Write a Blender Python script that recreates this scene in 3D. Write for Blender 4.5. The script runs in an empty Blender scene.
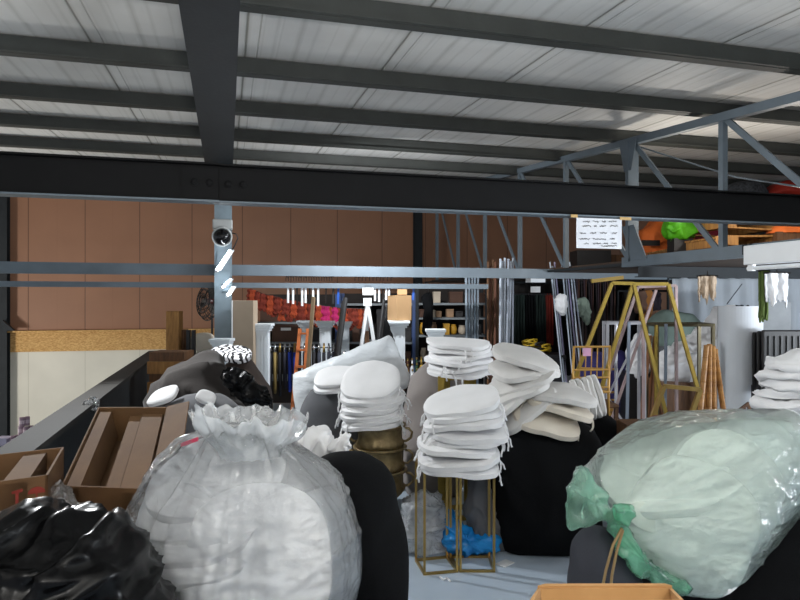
import bpy, bmesh, math, random
from mathutils import Vector, Matrix, noise
V = Vector
RND = random.Random(11)
C = bpy.context.scene.collection
PI = math.pi
F, H, TH = 640.0, 1.6, math.radians(15.12)
CT, ST = math.cos(TH), math.sin(TH)
ORD = ['bottom', 'second', 'third', 'fourth', 'fifth', 'sixth', 'seventh', 'eighth', 'ninth', 'tenth', 'eleventh', 'twelfth', 'thirteenth', 'fourteenth', 'fifteenth',
       'sixteenth', 'seventeenth', 'eighteenth', 'nineteenth', 'twentieth', 'twenty-first', 'twenty-second', 'twenty-third', 'twenty-fourth', 'twenty-fifth', 'twenty-sixth', 'twenty-seventh', 'twenty-eighth', 'twenty-ninth', 'thirtieth']
def nth(k): return 'first' if k == 0 else ORD[k]

def loc3(lat, d, z): return V((lat*CT + d*ST, -lat*ST + d*CT, z))
def W(px, py, d): return loc3((px-400)/F*d, d, H-(py-300)/F*d)
def WY(px, py, Y):                       # the point seen at a pixel, on the vertical plane at building depth Y
    u = (px-400)/F; d = Y/(CT-u*ST); return W(px, py, d)
def WX(px, py, X):
    u = (px-400)/F; d = X/(u*CT+ST); return W(px, py, d)
RT = V((CT, -ST, 0)); FW = V((ST, CT, 0)); UP = V((0, 0, 1))

# ------------------------------------------------------------------ materials
def lin(h):
    h = h.lstrip('#'); r = []
    for i in (0, 2, 4):
        c = int(h[i:i+2], 16)/255; r.append(c/12.92 if c <= .04045 else ((c+.055)/1.055)**2.4)
    return (*r, 1)
MATS = {}
def mat(name, col, rough=.6, metal=0, var=.12, vs=6, bump=0, bs=40, spec=.5, col2=None, stretch=(1, 1, 1), emit=0, sheen=0):
    if name in MATS: return MATS[name]
    m = bpy.data.materials.new(name); m.use_nodes = True
    nt = m.node_tree; N = nt.nodes; L = nt.links
    b = N['Principled BSDF']
    b.inputs['Roughness'].default_value = rough; b.inputs['Metallic'].default_value = metal
    b.inputs['Specular IOR Level'].default_value = spec
    tc = N.new('ShaderNodeTexCoord'); mp = N.new('ShaderNodeMapping'); mp.inputs['Scale'].default_value = stretch
    L.new(tc.outputs['Object'], mp.inputs['Vector'])
    nz = N.new('ShaderNodeTexNoise'); nz.inputs['Scale'].default_value = vs; nz.inputs['Detail'].default_value = 5
    L.new(mp.outputs['Vector'], nz.inputs['Vector'])
    cr = N.new('ShaderNodeValToRGB')
    c = lin(col); c2 = lin(col2) if col2 else tuple(x*(1-var*2) for x in c[:3])+(1,)
    cr.color_ramp.elements[0].position = .3; cr.color_ramp.elements[1].position = .7
    cr.color_ramp.elements[0].color = c2; cr.color_ramp.elements[1].color = c
    L.new(nz.outputs['Fac'], cr.inputs['Fac']); L.new(cr.outputs['Color'], b.inputs['Base Color'])
    if bump:
        n2 = N.new('ShaderNodeTexNoise'); n2.inputs['Scale'].default_value = bs; n2.inputs['Detail'].default_value = 6
        L.new(mp.outputs['Vector'], n2.inputs['Vector'])
        bp = N.new('ShaderNodeBump'); bp.inputs['Strength'].default_value = bump; bp.inputs['Distance'].default_value = .02
        L.new(n2.outputs['Fac'], bp.inputs['Height']); L.new(bp.outputs['Normal'], b.inputs['Normal'])
    if sheen: b.inputs['Sheen Weight'].default_value = sheen
    if emit:
        b.inputs['Emission Color'].default_value = c; b.inputs['Emission Strength'].default_value = emit
    MATS[name] = m
    return m
def lines_mat(name, col, dark, axis, period, phase, width, rough=.6, extra=(), spec=.4, var=.05, bump=.3):
    """panel colour with narrow seams every `period` metres along a world axis"""
    if name in MATS: return MATS[name]
    m = mat(name, col, rough, var=var, vs=1.5, spec=spec)
    nt = m.node_tree; N = nt.nodes; L = nt.links; b = N['Principled BSDF']
    g = N.new('ShaderNodeNewGeometry'); s = N.new('ShaderNodeSeparateXYZ'); L.new(g.outputs['Position'], s.inputs[0])
    acc = None
    for (per, ph, w, k) in [(period, phase, width, 1.0)]+list(extra):
        a = N.new('ShaderNodeMath'); a.operation = 'SUBTRACT'; a.inputs[1].default_value = ph; L.new(s.outputs[axis], a.inputs[0])
        q = N.new('ShaderNodeMath'); q.operation = 'PINGPONG'; q.inputs[1].default_value = per/2; L.new(a.outputs[0], q.inputs[0])
        r = N.new('ShaderNodeMapRange'); r.inputs['From Min'].default_value = 0; r.inputs['From Max'].default_value = w
        r.inputs['To Min'].default_value = k; r.inputs['To Max'].default_value = 0; L.new(q.outputs[0], r.inputs['Value'])
        if acc is None: acc = r.outputs[0]
        else:
            mx = N.new('ShaderNodeMath'); mx.operation = 'MAXIMUM'; L.new(acc, mx.inputs[0]); L.new(r.outputs[0], mx.inputs[1]); acc = mx.outputs[0]
    mix = N.new('ShaderNodeMix'); mix.data_type = 'RGBA'; mix.inputs['B'].default_value = lin(dark)
    src = b.inputs['Base Color'].links[0].from_socket
    L.new(acc, mix.inputs['Factor']); L.new(src, mix.inputs['A']); L.new(mix.outputs['Result'], b.inputs['Base Color'])
    bp = N.new('ShaderNodeBump'); bp.invert = True; bp.inputs['Strength'].default_value = bump; bp.inputs['Distance'].default_value = .01
    L.new(acc, bp.inputs['Height']); L.new(bp.outputs['Normal'], b.inputs['Normal'])
    return m
def film(name, col, alpha, rough=.12, bump=.5, bs=9, stretch=(1, 1, 1), vary=.25):
    """thin plastic film: part see-through, part milky, with a glossy skin"""
    if name in MATS: return MATS[name]
    m = bpy.data.materials.new(name); m.use_nodes = True; nt = m.node_tree; N = nt.nodes; L = nt.links
    N.clear()
    out = N.new('ShaderNodeOutputMaterial')
    tr = N.new('ShaderNodeBsdfTransparent'); c = lin(col)
    tr.inputs['Color'].default_value = tuple(.5+.5*x for x in c[:3])+(1,)
    df = N.new('ShaderNodeBsdfDiffuse'); df.inputs['Color'].default_value = c
    tl = N.new('ShaderNodeBsdfTranslucent'); tl.inputs['Color'].default_value = c
    md = N.new('ShaderNodeMixShader'); md.inputs[0].default_value = .45; L.new(df.outputs[0], md.inputs[1]); L.new(tl.outputs[0], md.inputs[2])
    gl = N.new('ShaderNodeBsdfGlossy'); gl.inputs['Roughness'].default_value = rough; gl.inputs['Color'].default_value = (1, 1, 1, 1)
    tc = N.new('ShaderNodeTexCoord'); mp = N.new('ShaderNodeMapping'); mp.inputs['Scale'].default_value = stretch; L.new(tc.outputs['Object'], mp.inputs['Vector'])
    nz = N.new('ShaderNodeTexNoise'); nz.inputs['Scale'].default_value = bs; nz.inputs['Detail'].default_value = 7; nz.inputs['Distortion'].default_value = 1.2
    L.new(mp.outputs[0], nz.inputs['Vector'])
    bp = N.new('ShaderNodeBump'); bp.inputs['Strength'].default_value = bump; bp.inputs['Distance'].default_value = .03; L.new(nz.outputs['Fac'], bp.inputs['Height'])
    for s in (df, tl, gl): L.new(bp.outputs['Normal'], s.inputs['Normal'])
    n2 = N.new('ShaderNodeTexNoise'); n2.inputs['Scale'].default_value = 5; n2.inputs['Detail'].default_value = 4; L.new(mp.outputs[0], n2.inputs['Vector'])
    mr = N.new('ShaderNodeMapRange'); mr.inputs['From Min'].default_value = .35; mr.inputs['From Max'].default_value = .65
    mr.inputs['To Min'].default_value = max(0, alpha-vary); mr.inputs['To Max'].default_value = min(1, alpha+vary); L.new(n2.outputs['Fac'], mr.inputs['Value'])
    m1 = N.new('ShaderNodeMixShader'); L.new(mr.outputs[0], m1.inputs[0]); L.new(tr.outputs[0], m1.inputs[1]); L.new(md.outputs[0], m1.inputs[2])
    fr = N.new('ShaderNodeFresnel'); fr.inputs['IOR'].default_value = 1.65; L.new(bp.outputs['Normal'], fr.inputs['Normal'])
    m2 = N.new('ShaderNodeMixShader'); L.new(fr.outputs[0], m2.inputs[0]); L.new(m1.outputs[0], m2.inputs[1]); L.new(gl.outputs[0], m2.inputs[2])
    L.new(m2.outputs[0], out.inputs['Surface'])
    MATS[name] = m
    return m

# ------------------------------------------------------------------ mesh collecting
class MB:
    def __init__(s): s.v = []; s.f = []
    def add(s, vs, fs):
        o = len(s.v); s.v += [V(p) for p in vs]; s.f += [tuple(i+o for i in f) for f in fs]; return s
    def box(s, c, size, rot=None):
        x, y, z = size[0]/2, size[1]/2, size[2]/2
        vs = [V((i*x, j*y, k*z)) for k in (-1, 1) for j in (-1, 1) for i in (-1, 1)]
        if rot is not None: vs = [rot @ p for p in vs]
        c = V(c)
        return s.add([p+c for p in vs], [(0, 2, 3, 1), (4, 5, 7, 6), (0, 1, 5, 4), (2, 6, 7, 3), (0, 4, 6, 2), (1, 3, 7, 5)])
    def bar(s, a, b, w, h=None, up=UP):
        a, b = V(a), V(b); h = h or w; t = (b-a); ln = t.length; t.normalize()
        x = t.cross(V(up))
        if x.length < 1e-4: x = t.cross(V((1, 0, 0)))
        x.normalize(); y = x.cross(t)
        return s.box((a+b)/2, (w, ln, h), Matrix((x, t, y)).transposed())
    def tube(s, pts, r, n=8, cap=True):
        pts = [V(p) for p in pts]; k = len(pts); rs = r if isinstance(r, (list, tuple)) else [r]*k
        rings = []; px = None
        for i, p in enumerate(pts):
            t = (pts[min(i+1, k-1)]-pts[max(i-1, 0)]).normalized()
            if px is None:
                px = t.orthogonal().normalized()
            x = px - t*px.dot(t)
            if x.length < 1e-5: x = t.orthogonal()
            x.normalize(); px = x; y = t.cross(x)
            rings.append([p+(x*math.cos(2*PI*j/n)+y*math.sin(2*PI*j/n))*rs[i] for j in range(n)])
        vs = [q for rg in rings for q in rg]; fs = []
        for i in range(k-1):
            for j in range(n): fs.append((i*n+j, i*n+(j+1) % n, (i+1)*n+(j+1) % n, (i+1)*n+j))
        if cap: fs += [tuple(range(n))[::-1], tuple((k-1)*n+j for j in range(n))]
        return s.add(vs, fs)
    def lathe(s, prof, base, n=24, rot=None, mod=None):
        vs = []; fs = []; base = V(base)
        for i, (r, z) in enumerate(prof):
            for j in range(n):
                a = 2*PI*j/n; rr = r*(mod(i, a) if mod else 1)
                p = V((rr*math.cos(a), rr*math.sin(a), z)); vs.append((rot @ p if rot is not None else p)+base)
        for i in range(len(prof)-1):
            for j in range(n): fs.append((i*n+j, i*n+(j+1) % n, (i+1)*n+(j+1) % n, (i+1)*n+j))
        fs += [tuple(range(n))[::-1], tuple((len(prof)-1)*n+j for j in range(n))]
        return s.add(vs, fs)
    def quadgrid(s, fn, nu, nv):
        vs = [fn(i/nu, j/nv) for j in range(nv+1) for i in range(nu+1)]
        fs = [(j*(nu+1)+i, j*(nu+1)+i+1, (j+1)*(nu+1)+i+1, (j+1)*(nu+1)+i) for j in range(nv) for i in range(nu)]
        return s.add(vs, fs)
    def prism(s, poly, off):
        n = len(poly); poly = [V(p) for p in poly]; off = V(off)
        return s.add(poly+[p+off for p in poly], [tuple(range(n))[::-1], tuple(range(n, 2*n))]+[(i, (i+1) % n, n+(i+1) % n, n+i) for i in range(n)])

def wm(o):
    m = o.matrix_basis.copy()
    while o.parent: o = o.parent; m = o.matrix_basis @ m
    return m
def obj(name, mb, m, parent=None, loc=None, smooth=False, bevel=0, solid=0, sub=0):
    vs = mb.v
    if parent is not None: inv = wm(parent).inverted(); vs = [inv @ p for p in vs]
    else:
        if loc is None:
            xs = [p.x for p in vs]; ys = [p.y for p in vs]; loc = V(((min(xs)+max(xs))/2, (min(ys)+max(ys))/2, min(p.z for p in vs)))
        vs = [p-V(loc) for p in vs]
    me = bpy.data.meshes.new(name); me.from_pydata([tuple(p) for p in vs], [], mb.f)
    bm = bmesh.new(); bm.from_mesh(me); bmesh.ops.recalc_face_normals(bm, faces=bm.faces); bm.to_mesh(me); bm.free()
    me.materials.append(m)
    o = bpy.data.objects.new(name, me); C.objects.link(o)
    if parent is not None: o.parent = parent
    else: o.location = loc
    if smooth: me.shade_smooth() if hasattr(me, 'shade_smooth') else None
    if smooth: me.polygons.foreach_set('use_smooth', [True]*len(me.polygons))
    if solid:
        md = o.modifiers.new('thick', 'SOLIDIFY'); md.thickness = solid; md.offset = 0
    if bevel:
        md = o.modifiers.new('bevel', 'BEVEL'); md.width = bevel; md.segments = 2; md.limit_method = 'ANGLE'
    if sub:
        md = o.modifiers.new('smooth', 'SUBSURF'); md.levels = sub; md.render_levels = sub
    return o
def tag(o, label, cat, group=None, kind=None):
    if label: o['label'] = label
    if cat: o['category'] = cat
    if group: o['group'] = group
    if kind: o['kind'] = kind
    return o
def thing(name, label, cat, loc=(0, 0, 0), rotz=0, group=None):
    o = bpy.data.objects.new(name, None); C.objects.link(o); o.empty_display_size = .05
    o.location = loc; o.rotation_euler = (0, 0, rotz)
    return tag(o, label, cat, group)
def struct(name, mb, m, **k):
    o = obj(name, mb, m, **k); o['kind'] = 'structure'; return o
def dup(root, loc, rotz=0, label=None, rot=None, scale=None):
    r = root.copy(); C.objects.link(r); r.location = loc
    if rot is not None: r.rotation_euler = rot
    else: r.rotation_euler = (0, 0, rotz)
    if scale: r.scale = scale
    if label: r['label'] = label
    for ch in list(root.children):
        c = ch.copy(); C.objects.link(c); c.parent = r
        for g in ch.children:
            e = g.copy(); C.objects.link(e); e.parent = c
    return r

def fbm(p, o=3):
    return sum(noise.noise(p*(2**i))/(2**i) for i in range(o))
def smooth_loop(pts, N):
    n = len(pts); dense = []
    for i in range(n):
        p0, p1, p2, p3 = pts[i-1], pts[i], pts[(i+1) % n], pts[(i+2) % n]
        for k in range(12):
            t = k/12; q = []
            for a in (0, 1):
                q.append(.5*((2*p1[a])+(-p0[a]+p2[a])*t+(2*p0[a]-5*p1[a]+4*p2[a]-p3[a])*t*t+(-p0[a]+3*p1[a]-3*p2[a]+p3[a])*t**3))
            dense.append(q)
    L = [0]
    for i in range(len(dense)): L.append(L[-1]+math.dist(dense[i], dense[(i+1) % len(dense)]))
    out = []; j = 0
    for k in range(N):
        s = L[-1]*k/N
        while L[j+1] < s: j += 1
        t = (s-L[j])/max(1e-9, L[j+1]-L[j]); a, b = dense[j], dense[(j+1) % len(dense)]
        out.append((a[0]+(b[0]-a[0])*t, a[1]+(b[1]-a[1])*t))
    return out
def blob(outline, d, T, Tb=None, amp=.02, sc=4, ridge=.0, rsc=6, rst=(1, 1, 1), seed=0, N=84, K=14, pw=.8, zmin=None, cen=None, lean=0, fine=0):
    """a stuffed soft body: closed surface with the given outline (pixels at depth d), full to both sides, folded by noise"""
    lp = smooth_loop(outline, N)
    P = [((x-400)/F*d, H-(y-300)/F*d) for x, y in lp]
    if cen: c = ((cen[0]-400)/F*d, H-(cen[1]-300)/F*d)
    else: c = (sum(p[0] for p in P)/N, sum(p[1] for p in P)/N)
    Tb = T if Tb is None else Tb
    mb = MB(); vs = []; fs = []
    phis = [-.5+1.0*i/(2*K) for i in range(2*K+1)]
    for a in phis:
        s = math.cos(a*PI); o = math.sin(a*PI); o = math.copysign(abs(o)**pw, o); s = max(s, .002)
        off = o*(T if o < 0 else Tb)
        for (x, z) in P:
            zz = c[1]+(z-c[1])*s
            vs.append(loc3(c[0]+(x-c[0])*s, d+off+lean*(zz-c[1]), zz))
    for i in range(2*K):
        for j in range(N): fs.append((i*N+j, i*N+(j+1) % N, (i+1)*N+(j+1) % N, (i+1)*N+j))
    fs += [tuple(range(N))[::-1], tuple(2*K*N+j for j in range(N))]
    me = bpy.data.meshes.new('t'); me.from_pydata([tuple(p) for p in vs], [], fs)
    bm = bmesh.new(); bm.from_mesh(me); bmesh.ops.recalc_face_normals(bm, faces=bm.faces); bm.normal_update()
    sd = V((seed*3.1, seed*1.7, seed*.9)); out = []
    for v in bm.verts:
        p = v.co.copy(); dsp = amp*fbm(p*sc+sd, 2)
        if ridge:
            q = V((p.x*rst[0], p.y*rst[1], p.z*rst[2]))*rsc+sd
            q = q+V((noise.noise(q*.7), noise.noise(q*.7+sd), noise.noise(q*.7-sd)))*.7
            dsp += ridge*((1-abs(noise.noise(q)*1.6))**3-.35)
        if fine: dsp += fine*((1-abs(noise.noise(p*rsc*3.1+sd)*1.6))**3-.35)
        p = p+v.normal*dsp
        if zmin is not None and p.z < zmin: p.z = zmin+.02*(p.z-zmin)*0
        out.append(p)
    bm.free(); bpy.data.meshes.remove(me)
    mb.add(out, fs); return mb
def sheet(px0, px1, y0, y1, d, folds=5, amp=.03, seed=0, hem=.02, taper=0, nu=48, nv=24, d1=None):
    """hanging cloth with folds growing towards the hem"""
    d1 = d if d1 is None else d1
    def fn(u, v):
        dd = d+(d1-d)*u; a = W(px0+(px1-px0)*u, y0, dd); b = W(px0+(px1-px0)*u, y1, dd)
        m = (W(px0, 0, d).xy+W(px1, 0, d1).xy)/2
        p = a.lerp(b, v); k = 1-taper*v; q = m+(p.xy-m)*k
        w = math.sin(2*PI*folds*u+1.2*noise.noise(V((u*4, v*1.5, seed))))*amp*(.35+.65*v)+noise.noise(V((u*7, v*4, seed+3)))*amp*.7
        z = p.z+noise.noise(V((u*9, seed, 0)))*hem*v
        return V((q.x, q.y, z))+FW*w
    return MB().quadgrid(fn, nu, nv)

from mathutils.bvhtree import BVHTree
def pad_points(objs, step=3):
    out = []
    for o in objs: out += [o.matrix_basis @ v.co for v in list(o.data.vertices)[::step]]
    return out
def hull_bag(points, cen, off, knot, crease=.012, ridge=.008, rsc=7, seed=0, sub=6, smooth=5):
    """plastic film drawn tight round what is in the bag, creased towards its knot"""
    bm = bmesh.new()
    for p in points: bm.verts.new(p)
    bmesh.ops.convex_hull(bm, input=bm.verts, use_existing_faces=False)
    tree = BVHTree.FromBMesh(bm); bm.free(); cen = V(cen); knot = V(knot)
    bm = bmesh.new(); bmesh.ops.create_icosphere(bm, subdivisions=sub, radius=1); bm.verts.ensure_lookup_table()
    dirs = [v.co.normalized() for v in bm.verts]; r = []
    for d in dirs:
        h = tree.ray_cast(cen+d*5, -d); r.append((h[0]-cen).length if h[0] is not None else .2)
    r0 = r[:]; nb = [[e.other_vert(v).index for e in v.link_edges] for v in bm.verts]
    for _ in range(smooth): r = [max(r0[i]*.985, .4*r[i]+.6*sum(r[j] for j in nb[i])/len(nb[i])) for i in range(len(r))]
    ax = (knot-cen).normalized(); u = ax.orthogonal().normalized(); w = ax.cross(u); sd = V((seed*2.3, seed, seed*1.1)); vs = []
    for i, d in enumerate(dirs):
        p = cen+d*r[i]; q = p-knot; dist = q.length; ang = math.atan2(q.dot(w), q.dot(u))
        c = V((math.cos(ang)*4.5, math.sin(ang)*4.5, dist*1.6))+sd
        h = crease*max(0, (1-abs(noise.noise(c)*1.7))**3)*max(.15, 1-dist*1.3)
        g = p*rsc+sd; g = g+V((noise.noise(g*.6), noise.noise(g*.6+sd), noise.noise(g*.6-sd)))*.8
        h += ridge*max(0, (1-abs(noise.noise(V((g.x, g.y, g.z*1.8)))*1.6))**4)+.2*ridge*max(0, (1-abs(noise.noise(g*2.7)*1.6))**3)
        vs.append(p+d*(off+h))
    fs = [tuple(v.index for v in f.verts) for f in bm.faces]; bm.free()
    return MB().add(vs, fs)
# ------------------------------------------------------------------ materials used by the place
M_steel = mat('dark_steel_paint', '#25292c', .65, var=.1, vs=8, bump=.08, bs=30, spec=.25)
M_beam = mat('black_beam_paint', '#111112', .6, var=.1, vs=8, spec=.12)
M_purlin = mat('purlin_paint', '#383b38', .65, var=.12, vs=6, bump=.08)
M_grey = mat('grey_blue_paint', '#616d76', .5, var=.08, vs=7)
M_post = mat('post_paint', '#76868f', .5, var=.1, vs=10)
M_black = mat('black_plastic', '#141416', .45, var=.1)
M_white = mat('white_plastic', '#dfe2e4', .4, var=.03)
M_card = mat('cardboard', '#6f5030', .85, col2='#5e4228', vs=5, bump=.05, bs=60)
M_carddk = mat('cardboard_inside', '#6e5238', .9, col2='#5d442d', vs=6)
M_osb = mat('osb', '#dcb475', .8, col2='#ad7f45', vs=28, stretch=(1, 1, 2.2), bump=.1)
M_gold = mat('brushed_gold', '#a98d52', .32, metal=.85, var=.06, vs=12)
M_goldpaint = mat('gold_paint', '#a38a3c', .42, metal=.55, var=.1, vs=14)
M_fab = mat('white_cotton', '#e3e3e4', .85, var=.03, vs=9, bump=.12, bs=90, sheen=.2)
M_cream = mat('cream_cotton', '#d3cabb', .85, var=.04, vs=9, bump=.12, bs=90)
M_blk = mat('black_cloth', '#0d0e10', .95, var=.1, vs=8, bump=.15, bs=120, spec=.12)
M_wood = mat('raw_wood', '#a5773f', .7, col2='#7c5528', vs=7, stretch=(6, 6, 1))
M_wooddk = mat('brown_wood', '#6d4a2c', .65, col2='#4b311c', vs=7, stretch=(6, 6, 1))
M_ped = mat('white_paint', '#d4dbe0', .5, var=.03)

# ------------------------------------------------------------------ the setting
M_floor = mat('painted_floor', '#b3c0cd', .42, col2='#9dabba', vs=1.7, bump=.05, bs=12)
struct('floor', MB().box((6.5, 6, -.1), (15.04, 18, .2)), M_floor)
M_slab = mat('hall_concrete', '#77756f', .8, var=.1, vs=1)
struct('trim_1', MB().box((-6.5, 6, -3.6), (11.1, 18, .2)), M_slab)['label'] = 'concrete floor of the hall below'
M_brown = lines_mat('brown_panels', '#986e54', '#523829', 'X', 1.005, .31, .012, .55, extra=((.5025, .31, .004, .25),))
struct('wall_back', MB().box((3, 13.87, 2.6), (30, .1, 4.0)), M_brown)
M_creamw = lines_mat('cream_panels', '#d9d5c6', '#b5b1a2', 'X', 1.005, .31, .008, .5)
struct('wall_back_lower', MB().box((3, 13.87, -1.46), (30, .1, 4.12)), M_creamw)
S0, SS = 3.115, .045                     # underside of the roof sheets: z = S0 + SS*y
M_roof = lines_mat('roof_sheets', '#dededb', '#7d7d74', 'X', 1.0, .12, .014, .6,
                   extra=((.333, .12, .03, .28), (1.0, .20, .008, .5), (.25, .05, .02, .14), (.111, .0, .012, .1)), var=.09, bump=.8)
def roofsheet():
    def fn(u, v):
        y = -3+17*v; return V((-13+29*u, y, S0+SS*y))
    return MB().quadgrid(fn, 2, 2)
struct('ceiling', roofsheet(), M_roof, solid=.03).location.z += .016
# ------------------------------------------------------------------ roof steel
def csec(y, x0, x1, z, h, w, t=.006):
    mb = MB(); xc = (x0+x1)/2; L = x1-x0
    mb.box((xc, y, z+h/2), (L, t, h)); mb.box((xc, y+w/2, z+t/2), (L, w, t)); mb.box((xc, y+w/2, z+h-t/2), (L, w, t))
    return mb
pn = ['nearest the camera', 'second from the camera', 'third from the camera', 'fourth from the camera', 'fifth from the camera', 'sixth from the camera', 'seventh from the camera', 'eighth from the camera', 'ninth from the camera', 'last one, along the back wall']
for k in range(10):
    y = 2.27+1.19*k; z = 2.985+SS*y
    mb = csec(y, -9, 15, z+.0035, .116, .07); mb.box((3, y-.018, z+.012), (24, .03, .012))
    tag(obj('roof_purlin', mb, M_purlin), 'dark grey steel purlin under the pale roof sheets, '+pn[k], 'beam', 'roof purlins')
# rafter: the broad flange running to the deep beam
r = thing('roof_rafter', 'broad dark steel rafter running from overhead to the deep black beam', 'beam', (-.084, 4.2, 3.05))
obj('bottom_flange', MB().box((-.084, 4.4, 3.058), (.29, 5.9, .016)), M_steel, r)
obj('web', MB().box((-.084, 4.4, 3.072), (.012, 5.9, .012)), M_steel, r)
# the deep beam in two spliced lengths, in front of truss and post
YB = 3.9
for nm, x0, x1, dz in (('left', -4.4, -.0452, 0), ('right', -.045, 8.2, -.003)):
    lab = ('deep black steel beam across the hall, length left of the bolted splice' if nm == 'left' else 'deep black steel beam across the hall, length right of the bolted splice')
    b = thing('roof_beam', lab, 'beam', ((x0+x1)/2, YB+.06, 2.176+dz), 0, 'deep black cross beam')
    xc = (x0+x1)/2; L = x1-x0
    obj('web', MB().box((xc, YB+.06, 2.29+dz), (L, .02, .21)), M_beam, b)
    obj('bottom_flange', MB().box((xc, YB+.06, 2.181+dz), (L, .12, .01)), M_grey, b)  # grey here paints in the light caught along the lower edge
    obj('top_flange', MB().box((xc, YB+.06, 2.399+dz), (L, .12, .01)), M_beam, b)
    s = -1 if nm == 'left' else 1
    obj('splice_plate', MB().box(((-.047+s*.105), YB+.046, 2.29+dz), (.205, .008, .185)), M_beam, b)
    for i in (0, 1):
        obj('bolt', MB().lathe([(.023, 0), (.023, .01), (.011, .014), (.011, .022)], (-.047+s*(.053+.085*i), YB+.042, 2.292+dz), 8, Matrix.Rotation(PI/2, 3, 'X')), M_beam, b)
# post under the splice, H section
p = thing('steel_post', 'grey blue steel post under the splice of the black beam, carrying the rafter', 'column', (-.04, 7.16, 0))
obj('flange', MB().box((-.04, 7.085, 1.52), (.18, .012, 3.04)), M_post, p)
obj('flange', MB().box((-.04, 7.255, 1.52), (.18, .012, 3.04)), M_post, p)
obj('web', MB().box((-.04, 7.17, 1.52), (.01, .16, 3.04)), M_steel, p)
obj('base_plate', MB().box((-.04, 7.17, .01), (.3, .3, .02)), M_steel, p)
# rails
def rail(name, x0, x1, z0, z1, y, m, lab):
    mb = MB(); xc = (x0+x1)/2; L = x1-x0
    mb.box((xc, y, (z0+z1)/2), (L, .006, z1-z0)); mb.box((xc, y+.03, z0+.003), (L, .06, .006)); mb.box((xc, y+.03, z1-.003), (L, .06, .006))
    return tag(obj(name, mb, m), lab, 'rail')
rail('steel_rail', -8, 7.6, 1.873, 1.994, 7.36, M_grey, 'upper and deeper of two long grey steel rails behind the post')
rail('steel_rail', -8, 3.12, 1.736, 1.794, 7.36, M_grey, 'lower slimmer grey steel rail below the deeper one')
# far columns on the back wall
for px, lab in ((2, 'dark steel column against the back wall at its left end'), (419, 'dark steel column against the back wall right of the pinkish brown panels')):
    a = WY(px, 200, 13.5); c = thing('wall_column', lab, 'column', (a.x, 13.6, -3.5 if px < 100 else 0))
    z0 = -3.5 if px < 100 else 0
    for dy in (-.09, .09): obj('flange', MB().box((a.x, 13.6+dy, (z0+3.6)/2), (.16, .014, 3.6-z0)), M_steel, c)
    obj('web', MB().box((a.x, 13.6, (z0+3.6)/2), (.012, .17, 3.6-z0)), M_steel, c)
a = WY(9, 328, 13.4)
tag(obj('bracket', MB().prism([(a.x-.1, 13.36, a.z-.05), (a.x+.1, 13.36, a.z-.05), (a.x-.1, 13.36, a.z+.15)], (0, .1, 0)), M_steel), 'small dark triangular bracket on the left wall column', 'bracket')
# OSB strip
o = thing('osb_ledge', 'long yellow OSB board strip along the brown and cream wall', 'board', (-2.2, 13.75, .6))
obj('board', MB().box((-2.6, 13.79, .79), (5.6, .05, .38)), M_osb, o)
obj('cap_board', MB().box((-2.6, 13.74, .995), (5.6, .16, .03)), M_osb, o)
# parapet along the floor edge
M_par = mat('parapet_paint', '#282623', .8, var=.1, vs=5, bump=.05)
pr = thing('edge_parapet', 'long grey steel parapet along the left edge of the floor', 'railing', (-.95, 4, 0))
obj('cap', MB().box((-.955, 3.3, .885), (.17, 5.0, .03)), M_par, pr)
obj('cap', MB().box((-.955, 7.62, .885), (.17, 3.6, .03)), M_par, pr)
obj('side_sheet', MB().box((-.955, 5.1, .435), (.1, 8.6, .87)), M_steel, pr)
# truss on the right, its foot chord carries the storage deck
XT = 3.95
def TY(px): return WX(px, 300, XT).y
t = thing('roof_truss', 'grey steel lattice truss rising to the right in front of the loaded deck', 'truss', (XT, 7, 1.95))
ztop = lambda y: 2.765+.0775*y
obj('top_chord', MB().bar((XT, .6, ztop(.6)), (XT, 12.6, ztop(12.6)), .07, .07), M_grey, t)
obj('bottom_chord', MB().bar((XT, .6, 1.985), (XT, 5.75, 1.985), .08, .1), M_grey, t); obj('edge_bar', MB().bar((XT, 5.75, 1.965), (XT, 12.6, 1.965), .04, .03), M_steel, t)
ys = [TY(x) for x in (723, 632, 566, 520, 485, 458, 437)]
for i, y in enumerate(ys):
    w = .12 if i == 1 else .05
    obj('vertical', MB().bar((XT, y, 1.99), (XT, y, ztop(y)), .05, w), M_grey, t)
    y2 = ys[i-1] if i else y-1.25
    obj('diagonal', MB().bar((XT, y-.03, ztop(y)-.02), (XT, y2+.06, 2.02), .02, .05), M_grey, t)
obj('gusset', MB().prism([(XT-.04, ys[1]-.06, 2.0), (XT-.04, ys[1]+.1, 2.35), (XT-.04, ys[1]-.1, 2.35), (XT-.04, ys[1]-.3, 2.0)], (-.012, 0, 0)), M_grey, t)
obj('gusset', MB().prism([(XT-.04, ys[1]+.14, ztop(ys[1])), (XT-.04, ys[1]-.14, ztop(ys[1])), (XT-.04, ys[1]-.06, ztop(ys[1])-.3), (XT-.04, ys[1]+.06, ztop(ys[1])-.3)], (-.012, 0, 0)), M_grey, t)
tag(obj('brace_wire', MB().tube([V((XT+.1, ys[1], ztop(ys[1])-.05)), WX(735, 177, XT+.3), WX(820, 190, XT+.5)], .008, 5), M_grey), 'thin brace wire running down right from the truss', 'wire')
M_deck = mat('deck_boards', '#4a3626', .85, col2='#2e2118', vs=6, stretch=(1, 8, 1))
struct('trim_2', MB().box((7.02, 6.9, 1.98), (6.0, 11, .06)), M_deck)['label'] = 'timber deck carried by the truss'
rail('deck_beam', 4.0, 9.5, 1.832, 1.943, 5.6, M_steel, 'dark steel beam under the timber deck at the right')
for i, y in enumerate((3.2, 5.9, 9.2)):
    tag(obj('deck_post', MB().box((9.6, y, .972), (.12, .12, 1.943)), M_steel), 'steel post under the outer edge of the timber deck', 'column', 'outer deck posts')

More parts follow.
